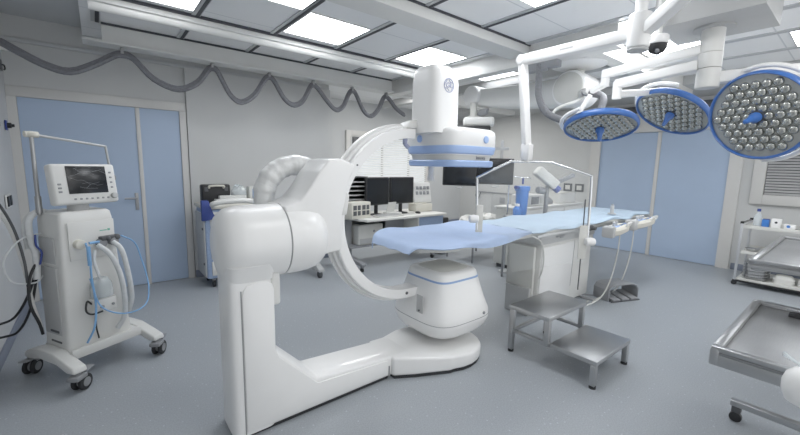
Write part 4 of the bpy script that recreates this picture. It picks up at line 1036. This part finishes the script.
obj('grip', B().cyl((-.2, .02, 1.2), (-.08, .0, 1.18), .05, n=20, bev=.012).cyl((-.1, 0, 1.2), (0, 0, 1.22), .02), 'grey', inj)
obj('support_arm', B().box(-.2, .2, -.04, .04, -.03, .03, .015, 2, Matrix.Translation((.3, -.05, 1.33)) @ Matrix.Rotation(-.66, 4, 'Z') @ Matrix.Rotation(math.radians(-25), 4, 'Y')), 'grey', inj)
# wall fittings on the rear right wall
for y, lab in ((3.88, 'left of two dark-framed wall switches near the right doors'), (3.64, 'right of two dark-framed wall switches, nearer the right door frame')):
    t = thing('wall_switch', lab, 'switch', (XR-.001, y, 1.12))
    obj('plate', B().box(-.012, 0, -.09, .09, -.08, .08, .004), 'dgrey', t)
    obj('rocker', B().box(-.018, -.011, -.05, .05, -.045, .045, .003), 'offwhite', t)
t = thing('gas_rail', 'thin grey supply rail with a dangling lead on the wall under the hanging screens', 'wall rail', (XR-.001, 5.7, .88))
obj('rail', B().box(-.03, 0, -.55, .6, -.015, .015, .003), 'grey', t)
obj('lead', B().tube([(-.03, .55, 0), (-.05, .57, -.1), (-.04, .5, -.2), (-.05, .45, -.1), (-.03, .42, 0)], .01), 'dgrey', t)
obj('wall_panel', B().box(-.012, 0, -.55, .1, -.5, -.02, .003), 'lgrey', t)
obj('outlet', B().box(-.02, -.011, -.3, -.15, -.25, -.1, .003), 'grey', t)
t = thing('low_trolley', 'low dark trolley half hidden behind the drape, right of the desk', 'trolley', (4.85, 4.0, 0))
obj('shelf', B().box(-.4, .4, -.3, .3, .5, .53, .006), 'grey', t)
for x in (-.37, .37):
    for y in (-.27, .27): obj('leg', B().box(x-.012, x+.012, y-.012, y+.012, 0, .5, .002), 'grey', t)
rn = random.Random(11)
for k, (x, y, sx, lab) in enumerate(((4.68, 3.95, .22, 'crumpled white bag on the low trolley, nearer the desk'), (5.12, 4.0, .22, 'farther crumpled white bag on the low trolley, nearer the wall rail'))):
    bg = B(); bg.sphere((x, y, .62), .1, (sx/.1, 1.7, 1), 20, 12)
    for v in bg.bm.verts:
        v.co += Vector((rn.uniform(-.02, .02), rn.uniform(-.02, .02), rn.uniform(-.02, .02))); v.co.z = max(v.co.z, .531)
    tag(obj('plastic_bag', bg, 'paper'), lab, 'bag')
tag(obj('dark_bin', B().loft([(4.57, 4.6, 0, .12, .12, 4), (4.57, 4.6, .6, .15, .15, 4), (4.57, 4.6, .62, .14, .14, 4)], 28), 'black'), 'dark waste bin standing at the right end of the desk', 'bin')

# ------------------------------------------------------------------ steel supply trolley under the right window
tr = thing('supply_trolley', 'three-shelf steel trolley standing against the wall under the right window', 'trolley', (6.9, .3, 0))
for z, y0 in ((.80, .965), (.46, .94), (.09, .955)):
    s = obj('shelf', B().box(6.6, 7.2, -.5, y0, z-.012, z, .002).box(6.59, 6.6, -.5, y0, z-.03, z+.012, .002).box(7.2, 7.21, -.5, y0, z-.03, z+.012, .002), 'offwhite', tr, True)
for x in (6.585, 7.215):
    for y in (-.49, .965):
        p = obj('post', B().box(x-.014, x+.014, y-.014, y+.014, .07, .83, .004), 'alu', tr, True)
        obj('post_cap', B().box(x-.018, x+.018, y-.018, y+.018, .83, .86, .005), 'black', p, True)
        c_ = obj('castor', B().cyl((x, y, .04), (x, y, .07), .02), 'black', tr, True)
        obj('wheel', B().cyl((x-.015, y, .03), (x+.015, y, .03), .03, n=18, bev=.004), 'rubber', c_, True)
obj('side_rail', B().cyl((6.59, .975, .83), (7.21, .975, .83), .014, n=12), 'steel2', tr, True)
obj('bumper', B().box(6.56, 6.58, -.5, .95, .05, .075, .004), 'black', tr, True)
def on_shelf(name, label, cat, loc, parts, group=None):
    t = thing(name, label, cat, loc, 0, group)
    for nm, b, m in parts: obj(nm, b, m, t)
    return t
on_shelf('bottle', 'clear bottle with blue cap on the trolley top shelf', 'bottle', (6.8, .85, .8), [
    ('body', B().lathe([(0, 0), (.04, 0), (.042, .01), (.042, .12), (.016, .17), (.014, .19), (0, .19)], n=24), 'clear'), ('cap', B().lathe([(0, .19), (.02, .19), (.02, .225), (0, .228)], n=20), 'navy')])
on_shelf('carton', 'bright blue carton beside the clear bottle on the trolley top shelf', 'carton', (6.78, .765, .8), [
    ('box', B().box(-.05, .05, -.035, .035, 0, .095, .003), 'bottle'), ('flap', B().box(-.04, .04, -.03, .03, .0955, .1, .001), 'navy')])
on_shelf('carton', 'white carton with dark spot beside the blue one on the trolley top shelf', 'carton', (6.76, .665, .8), [
    ('box', B().box(-.05, .05, -.045, .045, 0, .115, .003), 'white'), ('spot', B().cyl((-.05, .0, .07), (-.052, .0, .07), .014), 'slot')])
on_shelf('carton', 'low white and blue carton, rightmost of the three on the trolley top shelf', 'carton', (6.74, .54, .8), [
    ('box', B().box(-.04, .04, -.05, .05, 0, .06, .003), 'white'), ('print', B().cyl((-.04, .01, .035), (-.0415, .01, .035), .017), 'bottle')])
def bowl(loc, r, label, group=None):
    t = thing('bowl', label, 'bowl', loc)
    obj('shell', B().lathe([(0, 0), (r*.5, 0), (r*.85, r*.3), (r, r*.55), (r*1.04, r*.55), (r*.97, r*.5), (r*.8, r*.3), (r*.45, .012), (0, .012)], n=32), 'steel', t)
    obj('content', B().sphere((0, 0, r*.4), r*.5, (1, 1, .5)), 'grey', t)
bowl((6.8, .38, .8), .085, 'steel bowl on the trolley top shelf at the right picture edge')
bowl((6.72, .85, .46), .075, 'steel bowl at the left end of the trolley middle shelf')
bowl((6.95, .62, .46), .09, 'steel bowl farther back on the trolley middle shelf')
proto = None
for k in range(6):
    lab = ['lowest', 'second lowest', 'third lowest', 'third from the top', 'second from the top', 'topmost'][k]+' steel tray of the stack on the trolley bottom shelf'
    if proto is None:
        proto = thing('steel_tray', lab, 'tray', (6.78, .78, .09), 0, 'stacked steel trays')
        obj('pan', B().loft([(0, 0, 0, .13, .1, 6), (0, 0, .032, .14, .115, 6)], 28), 'steel2', proto)
        obj('lip', B().loft([(0, 0, .0325, .155, .13, 6), (0, 0, .037, .155, .13, 6)], 28), 'steel', proto)
    else: dup(proto, (6.78, .78, .09+.038*k), lab)
for k, (y, w, h_, lab) in enumerate(((.52, .1, .1, 'white wrapped pack beside the tray stack on the trolley bottom shelf'), (.3, .09, .12, 'middle white wrapped pack on the trolley bottom shelf'), (.07, .11, .09, 'white wrapped pack nearest the right edge on the trolley bottom shelf'))):
    bg = B(); bg.loft([(6.8, y, .0905, .1, w, 4), (6.8, y, .0905+h_*.6, .105, w*1.02, 4), (6.8, y, .09+h_, .07, w*.7, 3)], 28)
    tag(obj('wrapped_pack', bg, 'paper'), lab, 'pack')

# ------------------------------------------------------------------ two steel instrument tables at the right edge
def rim_tray(b, x0, x1, y0, y1, z, w, h_):
    b.box(x0, x0+w, y0, y1, z, z+h_, .006).box(x1-w, x1, y0, y1, z, z+h_, .006).box(x0+w, x1-w, y0, y0+w, z, z+h_, .006).box(x0+w, x1-w, y1-w, y1, z, z+h_, .006)
    return b
t1 = thing('instrument_table', 'nearest steel instrument table with raised rim, cut by the right picture edge', 'table', (2.45, 0, 0))
obj('tray_top', B().box(1.97, 2.93, -.35, .33, .74, .75, .003), 'steel2', t1, True)
b = B(); rim_tray(b, 1.97, 2.93, -.35, .33, .75, .035, .022); b.box(1.97, 2.93, .31, .33, .705, .74, .004).box(1.97, 1.99, -.35, .33, .69, .74, .004).box(1.968, 2.0, .30, .332, .69, .765, .008).box(2.91, 2.93, -.35, .33, .705, .74, .004)
obj('rim', b, 'steel', t1, True)
obj('foot_bar', B().box(2.89, 2.94, -.4, .36, .1, .135, .004), 'steel', t1, True)
obj('foot_bar', B().box(1.96, 2.01, -.9, -.4, .1, .135, .004).box(1.96, 2.94, -.45, -.4, .1, .135, .004), 'steel', t1, True)
obj('column', B().box(2.42, 2.48, -.45, -.39, .135, .74, .004), 'steel', t1, True)
for x, y in ((2.915, .33), (2.915, -.38), (1.985, -.85)):
    c_ = obj('castor', B().box(x-.022, x+.022, y-.022, y+.022, .06, .1, .006), 'dgrey', t1, True)
    obj('wheel', B().cyl((x-.016, y, .03), (x+.016, y, .03), .03, n=20, bev=.004), 'black', c_, True)
t2 = thing('instrument_table', 'farther steel instrument table overlapping the trolley at the right edge', 'table', (3.6, 0, 0))
obj('tray_top', B().box(2.96, 4.3, -.45, .385, .965, .975, .003), 'steel2', t2, True)
b = B(); rim_tray(b, 2.96, 4.3, -.45, .385, .975, .03, .02); b.box(2.96, 2.975, -.45, .385, .94, .965, .004).box(2.975, 4.3, .37, .385, .93, .965, .004)
obj('rim', b, 'steel', t2, True)
obj('column', B().box(3.57, 3.63, -.45, -.39, .12, .965, .004), 'steel', t2, True)
obj('foot_bar', B().box(3.0, 4.25, -.45, -.4, .08, .12, .004).box(3.0, 3.05, -.8, -.45, .08, .12, .004).box(4.2, 4.25, -.8, -.45, .08, .12, .004), 'steel', t2, True)
for x, y in ((3.025, -.75), (4.225, -.75), (3.1, -.42), (4.15, -.42)):
    c_ = obj('castor', B().box(x-.02, x+.02, y-.02, y+.02, .05, .08, .004), 'dgrey', t2, True)
    obj('wheel', B().cyl((x-.014, y, .028), (x+.014, y, .028), .028, n=18, bev=.004), 'black', c_, True)
t = thing('suction_jar', 'round white plastic jar with clear tube, hanging on the edge of the nearest instrument table', 'jar', (1.885, .045, .69))
obj('jar', B().lathe([(0, 0), (.035, 0), (.052, .01), (.064, .045), (.065, .075), (.057, .105), (.036, .13), (.018, .138), (0, .139)], n=36), 'white', t)
obj('tube', B().tube([(.0, .02, .135), (.015, .05, .15), (.05, .07, .15), (.1, .07, .12), (.16, .06, .095)], .006, 10), 'clear', t)
obj('hanger', B().box(.058, .083, -.012, .012, .04, .075, .003), 'steel2', t)
obj('outlet', B().cyl((.03, 0, .0), (.05, 0, -.02), .012), 'grey', t)
t = thing('black_clip', 'small black clip lying on the nearest instrument table', 'clip', (2.80, .115, .75))
obj('jaw', B().prism([(-.06, 0), (-.06, .02), (.0, .035), (.06, .02), (.06, 0)], -.02, .02, 'x', .003), 'black', t)
obj('lever', B().box(-.008, .008, -.02, .07, .03, .04, .002), 'grey', t)
# ------------------------------------------------------------------ light and world
def world():
    w = bpy.data.worlds.new('world'); SC.world = w; w.use_nodes = True
    bg = w.node_tree.nodes['Background']; bg.inputs[0].default_value = (.97, .985, 1, 1); bg.inputs[1].default_value = 1.25
world()
def area(name, loc, rot, sx, sy, e):
    l = bpy.data.lights.new(name, 'AREA'); l.shape = 'RECTANGLE'; l.size = sx; l.size_y = sy; l.energy = e; l.color = (1, .99, .97)
    o = bpy.data.objects.new(name, l); COL.objects.link(o); o.location = loc; o.rotation_euler = rot
    return o
area('alcove_fill', (4.2, 5.3, 2.79), (0, 0, 0), .6, .5, 28)  # unseen light added to brighten the dark alcove
area('rear_fill', (6.2, 5.4, 2.67), (0, 0, 0), .6, .6, 28)  # added light lifting the rear of the room, no fitting in view
area('near_fill', (1.15, .9, 2.79), (0, 0, 0), .6, .6, 8)  # out-of-view light added over the near floor
area('right_fill', (2.55, -.4, 2.79), (0, 0, 0), .6, .6, 17)  # fill added behind the camera, not a visible fitting
area('table_end_fill', (5.4, 3.5, 2.79), (0, 0, 0), .6, .6, 17)  # hidden fill light added above the table end
SC.view_settings.view_transform = 'Standard'
SC.view_settings.look = 'None'
SC.view_settings.exposure = -0.1
SC.view_settings.gamma = 1.1
